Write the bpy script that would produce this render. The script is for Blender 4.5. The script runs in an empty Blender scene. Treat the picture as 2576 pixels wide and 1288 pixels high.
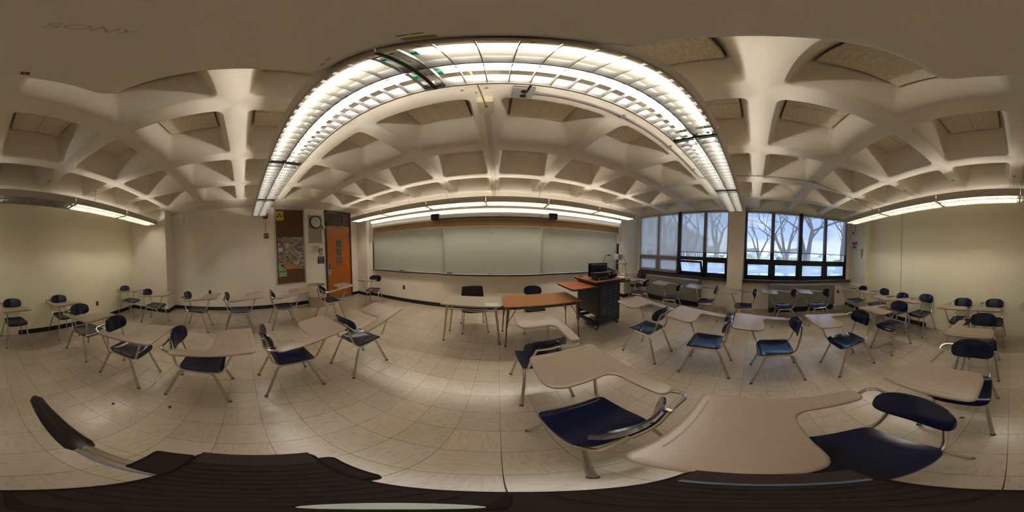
import bpy, bmesh, math, random
from math import sin, cos, pi, radians, atan2, sqrt, hypot
from mathutils import Vector, Matrix, Euler
S = bpy.context.scene
COL = S.collection
R = radians

# ---------------------------------------------------------------- camera, world, sun, exposure
cam_d = bpy.data.cameras.new('camera')
cam_d.type = 'PANO'
try:
    cam_d.panorama_type = 'EQUIRECTANGULAR'
except Exception:
    cam_d.cycles.panorama_type = 'EQUIRECTANGULAR'
cam_d.clip_start = 0.01; cam_d.clip_end = 500
cam = bpy.data.objects.new('camera', cam_d); COL.objects.link(cam)
cam.matrix_world = (Matrix.Translation((0, 0, 1.53)) @ Matrix.Rotation(R(-.064), 4, 'Y') @ Matrix.Rotation(R(-2.225), 4, 'X')
                    @ Matrix.Rotation(R(-4.816), 4, 'Z') @ Matrix.Rotation(R(90), 4, 'X'))
S.camera = cam
S.view_settings.view_transform = 'Standard'; S.view_settings.look = 'None'
S.view_settings.gamma = 1; S.view_settings.use_curve_mapping = False
S.view_settings.exposure = 0.44
S.cycles.use_denoising = True
S.cycles.max_bounces = 8
S.cycles.transparent_max_bounces = 16

wd = bpy.data.worlds.new('sky'); S.world = wd; wd.use_nodes = True
nt = wd.node_tree; nt.nodes.clear()
def N(nt, t, **k):
    n = nt.nodes.new(t)
    for a, b in k.items():
        setattr(n, a, b)
    return n
out = N(nt, 'ShaderNodeOutputWorld'); bg = N(nt, 'ShaderNodeBackground')
tc = N(nt, 'ShaderNodeTexCoord'); sep = N(nt, 'ShaderNodeSeparateXYZ')
nt.links.new(tc.outputs['Generated'], sep.inputs[0])
rmp = N(nt, 'ShaderNodeValToRGB')
rmp.color_ramp.elements[0].position = 0.0; rmp.color_ramp.elements[0].color = (.46, .60, .86, 1)
rmp.color_ramp.elements[1].position = .55; rmp.color_ramp.elements[1].color = (.15, .33, .76, 1)
nt.links.new(sep.outputs['Z'], rmp.inputs[0])
mp = N(nt, 'ShaderNodeMapping'); mp.inputs['Scale'].default_value = (1, 1, 2.6)
nz = N(nt, 'ShaderNodeTexNoise'); nz.inputs['Scale'].default_value = 3.2; nz.inputs['Detail'].default_value = 7
nt.links.new(tc.outputs['Generated'], mp.inputs[0]); nt.links.new(mp.outputs[0], nz.inputs[0])
cr = N(nt, 'ShaderNodeValToRGB'); cr.color_ramp.elements[0].position = .50; cr.color_ramp.elements[1].position = .72
nt.links.new(nz.outputs['Fac'], cr.inputs[0])
mx = N(nt, 'ShaderNodeMix', data_type='RGBA')
nt.links.new(cr.outputs[0], mx.inputs[0]); nt.links.new(rmp.outputs[0], mx.inputs[6]); mx.inputs[7].default_value = (.95, .97, 1, 1)
nt.links.new(mx.outputs[2], bg.inputs[0]); bg.inputs[1].default_value = 3.2
nt.links.new(bg.outputs[0], out.inputs[0])

sd = bpy.data.lights.new('sun', 'SUN'); sd.energy = 7.5; sd.angle = R(2); sd.color = (1, .95, .86)
so = bpy.data.objects.new('sun', sd); COL.objects.link(so); so.rotation_euler = (R(38), 0, R(-62))
LAMP = 50.0          # radiance of the fluorescent tubes
# daylight enters through the two real window openings; portals only guide the sampling of the sky there
for (y0, y1) in ((.72, 3.84), (-2.88, .28)):
    pl = bpy.data.lights.new('window_portal', 'AREA'); pl.shape = 'RECTANGLE'; pl.size = y1 - y0; pl.size_y = 1.95
    pl.cycles.is_portal = True
    po = bpy.data.objects.new('window_portal', pl); COL.objects.link(po)
    po.matrix_world = Matrix.Translation((4.70, (y0 + y1) / 2, 1.87)) @ Matrix.Rotation(R(90), 4, 'Z') @ Matrix.Rotation(R(90), 4, 'X') @ Matrix.Rotation(R(180), 4, 'Y')

# ---------------------------------------------------------------- materials
MATS = {}
def lin(c):
    return tuple(((x / 255) / 12.92 if x / 255 <= .04045 else ((x / 255 + .055) / 1.055) ** 2.4) for x in c)
def mat(name, col, rough=.5, metal=0., emit=None, estr=0., noise=0., nscale=8., bump=0., bscale=60., stretch=(1, 1, 1), col2=None, spec=.5, coat=0.):
    if name in MATS:
        return MATS[name]
    m = bpy.data.materials.new(name); m.use_nodes = True
    nt = m.node_tree; b = nt.nodes['Principled BSDF']
    b.inputs['Base Color'].default_value = (*col, 1); b.inputs['Roughness'].default_value = rough
    b.inputs['Metallic'].default_value = metal
    b.inputs['Specular IOR Level'].default_value = spec
    b.inputs['Coat Weight'].default_value = coat
    if emit:
        b.inputs['Emission Color'].default_value = (*emit, 1); b.inputs['Emission Strength'].default_value = estr
    if noise or bump:
        tc = N(nt, 'ShaderNodeTexCoord'); mp = N(nt, 'ShaderNodeMapping'); mp.inputs['Scale'].default_value = stretch
        nt.links.new(tc.outputs['Object'], mp.inputs[0])
    if noise:
        nz = N(nt, 'ShaderNodeTexNoise'); nz.inputs['Scale'].default_value = nscale; nz.inputs['Detail'].default_value = 5
        nt.links.new(mp.outputs[0], nz.inputs[0])
        cr = N(nt, 'ShaderNodeValToRGB')
        c2 = col2 or tuple(x * (1 - noise) for x in col)
        cr.color_ramp.elements[0].color = (*c2, 1); cr.color_ramp.elements[1].color = (*col, 1)
        cr.color_ramp.elements[0].position = .35; cr.color_ramp.elements[1].position = .62
        nt.links.new(nz.outputs['Fac'], cr.inputs[0]); nt.links.new(cr.outputs[0], b.inputs['Base Color'])
    if bump:
        n2 = N(nt, 'ShaderNodeTexNoise'); n2.inputs['Scale'].default_value = bscale; n2.inputs['Detail'].default_value = 3
        bp = N(nt, 'ShaderNodeBump'); bp.inputs['Strength'].default_value = bump; bp.inputs['Distance'].default_value = .004
        nt.links.new(mp.outputs[0], n2.inputs[0]); nt.links.new(n2.outputs['Fac'], bp.inputs['Height']); nt.links.new(bp.outputs[0], b.inputs['Normal'])
    MATS[name] = m
    return m

WALL = mat('cream_wall_paint', (.85, .77, .64), .55, noise=.06, nscale=1.3, bump=.12, bscale=90)
WALLB = mat('cream_back_wall_paint', (.82, .76, .55), .5, noise=.07, nscale=1.0, bump=.12, bscale=90)
CEIL = mat('white_concrete_paint', (.78, .705, .585), .6, noise=.05, nscale=1.1, bump=.15, bscale=70)
TILEC = mat('fissured_acoustic_tile', (.86, .76, .58), .9, noise=.25, nscale=24, stretch=(1, 3.4, 1), bump=.3, bscale=40)
BLACKB = mat('black_vinyl_base', (.008, .007, .007), .4)
CHROME = mat('chrome_tube', (.62, .58, .52), .24, 1.0)
LEGM = mat('satin_steel_leg', (.50, .46, .40), .34, 1.0)
NAVY = mat('navy_plastic', (.0045, .007, .028), .17, noise=.25, nscale=3, spec=.55)
TABM = mat('taupe_laminate', (.275, .205, .15), .30, noise=.07, nscale=60)
TABE = mat('taupe_edge', (.34, .255, .19), .25)
FOOT = mat('brown_glide', (.09, .05, .03), .6)
WHITE = mat('white_enamel', (.72, .68, .60), .45)
LOUV = mat('darkened_louver', (.085, .079, .066), .5)  # darkened copy of the cream louver, tones down glare by the middle tubes
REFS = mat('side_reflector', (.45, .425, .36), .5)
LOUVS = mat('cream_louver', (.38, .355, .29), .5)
REFM = mat('darkened_reflector', (.085, .078, .062), .5)  # middle row reflector, darkened in colour so its lit faces keep tone
REFMS = mat('darkened_side_reflector', (.11, .10, .085), .5)  # same glare-damping dark colour for the middle row's side reflectors
TUBE_BACK = mat('lit_rear_tube', (.9, .9, .9), .5, emit=(1, .95, .86), estr=LAMP * .70)
HOUS = mat('fixture_housing', (.42, .37, .30), .5)
TUBE_ON = mat('lit_fluorescent_tube', (.9, .9, .9), .5, emit=(1, .95, .86), estr=LAMP)
TUBE_OFF = mat('unlit_fluorescent_tube', (.75, .72, .66), .4)
GREEN = mat('green_tube_cap', (.0, .16, .10), .5)
DARK = mat('dark_bracket', (.04, .028, .02), .5)
LENS = mat('lit_wall_lens', (.8, .8, .78), .4, emit=(1, .97, .92), estr=2.0)
BOARD = mat('whiteboard_enamel', (.335, .325, .275), .22)
ALU = mat('aluminium_trim', (.55, .53, .49), .35, .8)
TANS = mat('tan_tack_strip', (.30, .165, .06), .8, noise=.15, nscale=20)
OAK = mat('oak_rail', (.33, .15, .045), .5, noise=.2, nscale=10, stretch=(1, 8, 8))
NAVYB = mat('navy_board_edge', (.004, .006, .02), .4)
DOORM = mat('orange_wood_veneer', (.42, .11, .008), .35, noise=.22, nscale=6, stretch=(8, 8, .7))
DOORF = mat('dark_bronze_frame', (.05, .028, .016), .45)
GLASSD = mat('grey_door_glass', (.10, .105, .09), .15)
TRANS = mat('dark_transom_panel', (.035, .012, .003), .3)
GOLDT = mat('dull_gold_trim', (.21, .155, .08), .45, .3)
STEEL = mat('brushed_steel', (.5, .48, .45), .3, 1.0)
CORK = mat('brown_cork', (.135, .063, .028), .9, noise=.25, nscale=90)
REDP = mat('red_alarm_plastic', (.22, .008, .008), .4)
BLACK = mat('black_plastic', (.010, .010, .011), .4)
BLKM = mat('black_painted_steel', (.012, .013, .016), .38, noise=.2, nscale=5)
LECB = mat('slate_painted_steel', (.020, .026, .036), .4)
CHERRY = mat('cherry_laminate', (.36, .085, .022), .28, noise=.18, nscale=5, stretch=(.8, 7, 1))
CHERRY2 = mat('cherry_table_laminate', (.31, .125, .038), .3, noise=.2, nscale=5, stretch=(.8, 8, 1))
BRASS = mat('antique_steel_leg', (.22, .17, .11), .38, .9)
HEAT = mat('grey_green_enamel', (.20, .19, .16), .45, noise=.06, nscale=3)
HEATT = mat('heater_top_grille', (.34, .36, .37), .4)
WFR = mat('dark_window_frame', (.006, .008, .02), .35)
SILL = mat('brown_window_sill', (.055, .035, .026), .3)
BEIGEP = mat('beige_bin_plastic', (.43, .33, .22), .5, noise=.06, nscale=4)
BAG = mat('translucent_bin_liner', (.50, .41, .30), .3)
PROJ = mat('projector_shell', (.74, .69, .58), .55, bump=.1, bscale=400)
PROJT = mat('projector_mark', (.50, .43, .36), .6)
GREYM = mat('grey_metal_box', (.36, .34, .31), .45, .4)
CREAMP = mat('cream_raceway', (.62, .55, .38), .5)
YCORD = mat('yellow_cord', (.55, .42, .08), .5)
RIBB = mat('dark_brown_plastic', (.012, .0065, .005), .6, spec=.1)
GRIPM = mat('black_rubber_grip', (.010, .006, .004), .45, spec=.3)
YELP = mat('yellow_paper', (.55, .42, .03), .7)
GRNP = mat('green_paper', (.26, .40, .16), .7)
WHP = mat('white_paper', (.55, .52, .48), .7)
PINKP = mat('pink_print', (.55, .10, .13), .7)
BLUEP = mat('teal_print', (.07, .25, .33), .7)
INK = mat('black_ink', (.012, .010, .010), .6)
WINK = mat('white_ink', (.60, .58, .52), .6)
CLKF = mat('clock_face', (.60, .56, .52), .4)
REDL = mat('maroon_label', (.10, .002, .008), .5)
DIRT = mat('dark_debris', (.03, .018, .01), .9)

def floor_mat():
    m = bpy.data.materials.new('vinyl_composition_tile'); m.use_nodes = True
    nt = m.node_tree; b = nt.nodes['Principled BSDF']; L = nt.links
    g = N(nt, 'ShaderNodeNewGeometry'); sp = N(nt, 'ShaderNodeSeparateXYZ'); L.new(g.outputs['Position'], sp.inputs[0])
    def fl(o, off):
        a = N(nt, 'ShaderNodeMath', operation='SUBTRACT'); L.new(o, a.inputs[0]); a.inputs[1].default_value = off
        d = N(nt, 'ShaderNodeMath', operation='DIVIDE'); L.new(a.outputs[0], d.inputs[0]); d.inputs[1].default_value = .2305
        f = N(nt, 'ShaderNodeMath', operation='FLOOR'); L.new(d.outputs[0], f.inputs[0]); return f.outputs[0]
    ix = fl(sp.outputs['X'], .012); iy = fl(sp.outputs['Y'], .0585)
    cb = N(nt, 'ShaderNodeCombineXYZ'); L.new(ix, cb.inputs[0]); L.new(iy, cb.inputs[1])
    wn = N(nt, 'ShaderNodeTexWhiteNoise', noise_dimensions='3D'); L.new(cb.outputs[0], wn.inputs[0])
    # streaks run one way or the other per tile
    ad = N(nt, 'ShaderNodeMath', operation='ADD'); L.new(ix, ad.inputs[0]); L.new(iy, ad.inputs[1])
    md = N(nt, 'ShaderNodeMath', operation='PINGPONG'); L.new(ad.outputs[0], md.inputs[0]); md.inputs[1].default_value = 1
    def streak(sc):
        mp = N(nt, 'ShaderNodeMapping'); mp.inputs['Scale'].default_value = sc; L.new(g.outputs['Position'], mp.inputs[0])
        nz = N(nt, 'ShaderNodeTexNoise'); nz.inputs['Scale'].default_value = 1; nz.inputs['Detail'].default_value = 4; L.new(mp.outputs[0], nz.inputs[0]); return nz.outputs['Fac']
    sa = streak((14, 90, 1)); sb = streak((90, 14, 1))
    mxs = N(nt, 'ShaderNodeMix'); L.new(md.outputs[0], mxs.inputs[0]); L.new(sa, mxs.inputs[2]); L.new(sb, mxs.inputs[3])
    cr = N(nt, 'ShaderNodeValToRGB'); e = cr.color_ramp.elements
    e[0].position = .30; e[0].color = (.325, .258, .182, 1); e[1].position = .52; e[1].color = (.395, .328, .252, 1)
    L.new(mxs.outputs[0], cr.inputs[0])
    hs = N(nt, 'ShaderNodeHueSaturation'); L.new(cr.outputs[0], hs.inputs['Color'])
    mr = N(nt, 'ShaderNodeMapRange'); L.new(wn.outputs['Value'], mr.inputs[0]); mr.inputs[3].default_value = .94; mr.inputs[4].default_value = 1.05
    L.new(mr.outputs[0], hs.inputs['Value'])
    # worn dirt in broad patches
    nz = N(nt, 'ShaderNodeTexNoise'); nz.inputs['Scale'].default_value = 1.1; nz.inputs['Detail'].default_value = 6; L.new(g.outputs['Position'], nz.inputs[0])
    c2 = N(nt, 'ShaderNodeValToRGB'); c2.color_ramp.elements[0].position = .3; c2.color_ramp.elements[0].color = (.84, .79, .72, 1)
    c2.color_ramp.elements[1].position = .62; c2.color_ramp.elements[1].color = (1, 1, 1, 1); L.new(nz.outputs['Fac'], c2.inputs[0])
    mm = N(nt, 'ShaderNodeMix', data_type='RGBA', blend_type='MULTIPLY'); mm.inputs[0].default_value = 1
    L.new(hs.outputs[0], mm.inputs[6]); L.new(c2.outputs[0], mm.inputs[7]); L.new(mm.outputs[2], b.inputs['Base Color'])
    b.inputs['Roughness'].default_value = .24; b.inputs['Specular IOR Level'].default_value = .55
    return m
FLOORM = floor_mat()
JOINT = mat('tile_joint', (.10, .07, .045), .8)

def blind_mat(name, tc_, k_):
    m = bpy.data.materials.new(name); m.use_nodes = True; nt = m.node_tree; nt.nodes.clear(); L = nt.links
    o = N(nt, 'ShaderNodeOutputMaterial'); t = N(nt, 'ShaderNodeBsdfTransparent'); d = N(nt, 'ShaderNodeBsdfDiffuse'); tr = N(nt, 'ShaderNodeBsdfTranslucent')
    d.inputs[0].default_value = (.48, .44, .42, 1); tr.inputs[0].default_value = (*tc_, 1); t.inputs[0].default_value = (1, 1, 1, 1)
    a = N(nt, 'ShaderNodeMixShader'); a.inputs[0].default_value = .5; L.new(d.outputs[0], a.inputs[1]); L.new(tr.outputs[0], a.inputs[2])
    b = N(nt, 'ShaderNodeMixShader'); b.inputs[0].default_value = k_; L.new(a.outputs[0], b.inputs[1]); L.new(t.outputs[0], b.inputs[2])
    L.new(b.outputs[0], o.inputs[0]); return m
BLIND = blind_mat('solar_mesh_fabric', (.55, .54, .53), .52)
BLINDW = blind_mat('denser_mesh_fabric', (.98, .93, .84), .36)
def glass_mat(name, haze):
    m = bpy.data.materials.new(name); m.use_nodes = True; nt = m.node_tree; nt.nodes.clear(); L = nt.links
    o = N(nt, 'ShaderNodeOutputMaterial'); t = N(nt, 'ShaderNodeBsdfTransparent'); gl = N(nt, 'ShaderNodeBsdfGlossy'); tr = N(nt, 'ShaderNodeBsdfTranslucent')
    gl.inputs['Roughness'].default_value = .03; tr.inputs[0].default_value = (.88, .93, 1, 1); t.inputs[0].default_value = (.96, .98, 1, 1)
    a = N(nt, 'ShaderNodeMixShader'); a.inputs[0].default_value = haze; L.new(t.outputs[0], a.inputs[1]); L.new(tr.outputs[0], a.inputs[2])
    f = N(nt, 'ShaderNodeFresnel'); f.inputs[0].default_value = 1.4
    b = N(nt, 'ShaderNodeMixShader'); L.new(f.outputs[0], b.inputs[0]); L.new(a.outputs[0], b.inputs[1]); L.new(gl.outputs[0], b.inputs[2])
    L.new(b.outputs[0], o.inputs[0]); return m
GLASS = glass_mat('clear_window_glass', .04)
GLASSH = glass_mat('hazy_window_glass', .42)

def collage_mat():
    m = bpy.data.materials.new('photo_collage_print'); m.use_nodes = True; nt = m.node_tree; b = nt.nodes['Principled BSDF']; L = nt.links
    tc = N(nt, 'ShaderNodeTexCoord'); mp = N(nt, 'ShaderNodeMapping'); mp.inputs['Scale'].default_value = (1, 8, 15); L.new(tc.outputs['Object'], mp.inputs[0])
    v = N(nt, 'ShaderNodeTexVoronoi', distance='CHEBYCHEV'); v.inputs['Scale'].default_value = 1; L.new(mp.outputs[0], v.inputs[0])
    nz = N(nt, 'ShaderNodeTexNoise'); nz.inputs['Scale'].default_value = 28; nz.inputs['Detail'].default_value = 4; L.new(tc.outputs['Object'], nz.inputs[0])
    sx = N(nt, 'ShaderNodeSeparateColor'); L.new(v.outputs['Color'], sx.inputs[0])
    cr = N(nt, 'ShaderNodeValToRGB'); cr.color_ramp.interpolation = 'CONSTANT'; e = cr.color_ramp.elements
    e[0].color = (.24, .15, .09, 1); e[1].position = .9; e[1].color = (.26, .25, .24, 1)
    for p, c in ((.14, (.13, .14, .17, 1)), (.28, (.35, .33, .28, 1)), (.42, (.10, .06, .04, 1)), (.54, (.30, .20, .03, 1)), (.66, (.18, .22, .30, 1)), (.78, (.22, .10, .075, 1))):
        q = e.new(p); q.color = c
    L.new(sx.outputs[0], cr.inputs[0])
    mm = N(nt, 'ShaderNodeMix', data_type='RGBA', blend_type='OVERLAY'); mm.inputs[0].default_value = .55; L.new(cr.outputs[0], mm.inputs[6]); L.new(nz.outputs['Color'], mm.inputs[7])
    L.new(mm.outputs[2], b.inputs['Base Color']); b.inputs['Roughness'].default_value = .35; return m
COLLAGE = collage_mat()
MAPP = mat('pale_map_print', (.36, .30, .17), .4, noise=.35, nscale=9)
MAPW = mat('map_white_border', (.62, .60, .56), .4)
ORP = mat('orange_print', (.42, .20, .07), .5)
GRASS = mat('pale_outdoor_ground', (.42, .46, .42), .9, noise=.35, nscale=.35)
BARK = mat('grey_brown_bark', (.12, .105, .095), .9, noise=.3, nscale=3)
LEAF = mat('spring_buds', (.14, .16, .07), .8)
HEDGE = mat('distant_foliage', (.22, .26, .21), .9, noise=.4, nscale=.8)
CONC = mat('pale_concrete_facade', (.42, .40, .37), .8)
BWIN = mat('far_window_glass', (.05, .055, .065), .2)

# ---------------------------------------------------------------- mesh builder
class MB:
    def __init__(s):
        s.v = []; s.f = []
    def add(s, vs, fs):
        o = len(s.v); s.v += [tuple(p) for p in vs]; s.f += [tuple(i + o for i in f) for f in fs]; return s
    def box(s, x0, x1, y0, y1, z0, z1, M=None):
        vs = [(x, y, z) for z in (z0, z1) for y in (y0, y1) for x in (x0, x1)]
        if M is not None: vs = [M @ Vector(p) for p in vs]
        return s.add(vs, [(0, 2, 3, 1), (4, 5, 7, 6), (0, 1, 5, 4), (2, 6, 7, 3), (0, 4, 6, 2), (1, 3, 7, 5)])
    def prism(s, poly, z0, z1, M=None):
        n = len(poly); vs = [(x, y, z0) for x, y in poly] + [(x, y, z1) for x, y in poly]
        if M is not None: vs = [M @ Vector(p) for p in vs]
        return s.add(vs, [tuple(range(n - 1, -1, -1)), tuple(range(n, 2 * n))] + [(i, (i + 1) % n, (i + 1) % n + n, i + n) for i in range(n)])
    def lathe(s, prof, n=24, M=None, cap=True):
        vs = []; fs = []
        for r, z in prof:
            vs += [(r * cos(2 * pi * k / n), r * sin(2 * pi * k / n), z) for k in range(n)]
        for j in range(len(prof) - 1):
            fs += [(j * n + k, j * n + (k + 1) % n, (j + 1) * n + (k + 1) % n, (j + 1) * n + k) for k in range(n)]
        if cap:
            fs += [tuple(range(n - 1, -1, -1)), tuple((len(prof) - 1) * n + k for k in range(n))]
        if M is not None: vs = [M @ Vector(p) for p in vs]
        return s.add(vs, fs)
    def tube(s, path, r, n=8, cap=True):
        P = [Vector(p) for p in path]; rs = r if isinstance(r, (list, tuple)) else [r] * len(P)
        T = []
        for i in range(len(P)):
            a = P[max(i - 1, 0)]; b = P[min(i + 1, len(P) - 1)]; T.append((b - a).normalized())
        up = Vector((0, 0, 1)) if abs(T[0].z) < .9 else Vector((1, 0, 0))
        u = (up - T[0] * up.dot(T[0])).normalized(); vs = []; fs = []
        for i, p in enumerate(P):
            u = (u - T[i] * u.dot(T[i])).normalized(); w = T[i].cross(u)
            vs += [p + (u * cos(2 * pi * k / n) + w * sin(2 * pi * k / n)) * rs[i] for k in range(n)]
        for j in range(len(P) - 1):
            fs += [(j * n + k, j * n + (k + 1) % n, (j + 1) * n + (k + 1) % n, (j + 1) * n + k) for k in range(n)]
        if cap: fs += [tuple(range(n - 1, -1, -1)), tuple((len(P) - 1) * n + k for k in range(n))]
        return s.add(vs, fs)
def fillet(pts, rad=.03, seg=4):
    P = [Vector(p) for p in pts]; o = [P[0]]
    for i in range(1, len(P) - 1):
        a, b, c = P[i - 1], P[i], P[i + 1]; r = min(rad, (a - b).length * .45, (c - b).length * .45)
        p0 = b + (a - b).normalized() * r; p1 = b + (c - b).normalized() * r
        for k in range(seg + 1):
            t = k / seg; o.append(p0 * (1 - t) ** 2 + b * 2 * t * (1 - t) + p1 * t * t)
    o.append(P[-1]); return o
def rrect(x0, x1, y0, y1, r, n=4):
    o = []
    for cx, cy, a in ((x1 - r, y1 - r, 0), (x0 + r, y1 - r, 90), (x0 + r, y0 + r, 180), (x1 - r, y0 + r, 270)):
        o += [(cx + r * cos(R(a + 90 * k / n)), cy + r * sin(R(a + 90 * k / n))) for k in range(n + 1)]
    return o
def rpoly(pts, rads, n=5):
    o = []; P = [Vector((*p, 0)) for p in pts]; m = len(P)
    for i in range(m):
        a, b, c = P[i - 1], P[i], P[(i + 1) % m]; r = min(rads[i], (a - b).length * .48, (c - b).length * .48)
        p0 = b + (a - b).normalized() * r; p1 = b + (c - b).normalized() * r
        for k in range(n + 1):
            t = k / n; q = p0 * (1 - t) ** 2 + b * 2 * t * (1 - t) + p1 * t * t; o.append((q.x, q.y))
    return o
def obj(name, mb, m, parent=None, bevel=0, smooth=True, kind=None, loc=None, seg=2):
    me = bpy.data.meshes.new(name)
    if isinstance(mb, MB):
        me.from_pydata(mb.v, [], mb.f)
        bm = bmesh.new(); bm.from_mesh(me); bmesh.ops.recalc_face_normals(bm, faces=bm.faces); bm.to_mesh(me); bm.free()
    else:
        me = mb
    if not me.materials: me.materials.append(m)
    if smooth and isinstance(mb, MB):
        me.polygons.foreach_set('use_smooth', [True] * len(me.polygons)); me.set_sharp_from_angle(angle=R(35))
    o = bpy.data.objects.new(name, me); COL.objects.link(o)
    if parent: o.parent = parent
    if loc: o.location = loc
    if bevel:
        b = o.modifiers.new('bevel', 'BEVEL'); b.width = bevel; b.segments = seg; b.limit_method = 'ANGLE'; b.angle_limit = R(40)
    if kind: o['kind'] = kind
    return o
def tag(o, label, cat, group=None):
    o['label'] = label; o['category'] = cat
    if group: o['group'] = group
    return o
def thing(name, label, cat, loc=(0, 0, 0), rz=0, group=None):
    o = bpy.data.objects.new(name, None); COL.objects.link(o); o.empty_display_size = .1
    o.location = loc; o.rotation_euler = (0, 0, R(rz)); return tag(o, label, cat, group)
def struct(name, mb, m, parent=None, **k):
    o = obj(name, mb, m, parent, **k)
    if not parent: o['kind'] = 'structure'
    return o
def sroot(name):
    o = bpy.data.objects.new(name, None); COL.objects.link(o); o['kind'] = 'structure'; return o
def text(name, body, size, m, parent, loc, rot, extrude=.0004, align='CENTER'):
    c = bpy.data.curves.new(name, 'FONT'); c.body = body; c.size = size; c.extrude = extrude; c.align_x = align; c.align_y = 'CENTER'
    c.materials.append(m); o = bpy.data.objects.new(name, c); COL.objects.link(o); me = bpy.data.meshes.new_from_object(o); bpy.data.objects.remove(o); me.name = name
    o = bpy.data.objects.new(name, me); COL.objects.link(o); o.parent = parent; o.location = loc; o.rotation_euler = rot; return o
FX = (R(90), 0, R(90)); FY = (R(90), 0, 0); BY = (R(90), 0, R(180)); DN = (0, R(180), 0)   # text facing +X, -Y, +Y, down
def dup(root, loc, rz, label=None):
    r = root.copy(); COL.objects.link(r); r.location = loc; r.rotation_euler = (0, 0, R(rz))
    if label: r['label'] = label
    for ch in list(root.children):
        c = ch.copy(); COL.objects.link(c); c.parent = r
        for g in ch.children:
            d = g.copy(); COL.objects.link(d); d.parent = c
    return r

# ---------------------------------------------------------------- room shell
XL, XW, YF, YB, ZC, ZT = -4.44, 4.56, 3.96, -3.16, 2.885, 3.42
TS = .2305; TX, TY = .012, .0585
fl = struct('floor', MB().box(XL - .3, XW + .3, YB - .3, YF + .3, -.08, -.004), JOINT)
tiles = []
ix0, ix1 = math.floor((XL - TX) / TS), math.floor((XW - TX) / TS); iy0, iy1 = math.floor((YB - TY) / TS), math.floor((YF - TY) / TS)
for i in range(ix0, ix1 + 1):
    for j in range(iy0, iy1 + 1):
        x, y = TX + (i + .5) * TS, TY + (j + .5) * TS
        if hypot(x, y) > .33: tiles.append((hypot(x, y), x, y))
        else: tiles.append((99, x, y))
tiles.sort()
h = TS / 2 - .0012
tm = MB().box(-h, h, -h, h, -.0035, 0); tmesh = bpy.data.meshes.new('floor_tile'); tmesh.from_pydata(tm.v, [], tm.f); tmesh.materials.append(FLOORM)
for d, x, y in tiles[:300]:
    o = bpy.data.objects.new('floor_tile', tmesh); COL.objects.link(o); o.parent = fl; o.location = (x, y, 0)
rest = MB()
for d, x, y in tiles[300:]:
    rest.box(x - h, x + h, y - h, y + h, -.0035, 0)
obj('floor_tiles_beyond', rest, FLOORM, fl, smooth=False, kind='stuff')

w = MB().box(XL - .2, XL, YB - .2, YF + .2, 0, ZT)
w.box(XL, -3.945, YB, -1.99, 0, ZT)                  # back left pilaster
w.box(XL, -3.945, 3.79, YF, 0, ZT)                   # front left pilaster
struct('wall_left', w, WALL, smooth=False)
w = MB().box(XL - .2, XW + .2, YF, YF + .2, 0, ZT)
w.box(3.72, XW, 3.79, YF, .0, .80)                   # low chase by the windows
w.box(-3.84, -3.80, 3.925, YF, .88, 2.44).box(3.58, 3.62, 3.925, YF, .88, 2.44).box(3.66, 3.74, 3.93, YF, .80, 2.86)
struct('wall_front', w, WALL, smooth=False)
w = MB().box(XL - .2, XW + .2, YB - .2, YB, 0, ZT)
w.box(3.675, XW, YB, -3.0, 0, ZT).box(3.79, XW, -3.0, -2.89, 0, .765)
struct('wall_back', w, WALLB, smooth=False)
w = MB().box(XW, XW + .2, YB, YF, 0, .80).box(XW, XW + .2, YB, YF, 2.84, ZT).box(XW, XW + .2, 3.86, YF, .8, 2.84)
w.box(XW, XW + .2, .28, .72, .8, 2.84).box(XW, XW + .2, YB, -2.885, .8, 2.84).box(4.165, XW, .295, .69, 0, ZT)
struct('wall_right', w, WALL, smooth=False)
b = MB(); d_ = .008
b.box(XL, XL + d_, -1.99, 2.49, 0, .105).box(XL, XL + d_, 3.485, 3.79, 0, .105).box(XL, -3.945, -1.99, -1.99 + d_, 0, .105).box(-3.945, -3.945 + d_, YB, -1.99 + d_, 0, .105)
struct('baseboard_left', b, BLACKB, smooth=False)
b = MB(); b.box(XL, -3.945 + d_, 3.79 - d_, 3.79, 0, .105).box(-3.945, -3.945 + d_, 3.79, YF, 0, .105).box(-3.945, 3.72, YF - d_, YF, 0, .105)
b.box(3.72 - d_, XW, 3.79 - d_, 3.79, 0, .105).box(3.72 - d_, 3.72, 3.79, YF, 0, .105)
struct('baseboard_front', b, BLACKB, smooth=False)
b = MB(); b.box(-3.945, -.62, YB, YB + d_, 0, .105).box(1.77, 3.675, YB, YB + d_, 0, .105).box(3.79 - d_, XW, -2.89, -2.89 + d_, 0, .105).box(3.675 - d_, 3.79, -3.0, -3.0 + d_, 0, .105)
struct('baseboard_back', b, BLACKB, smooth=False)

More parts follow.
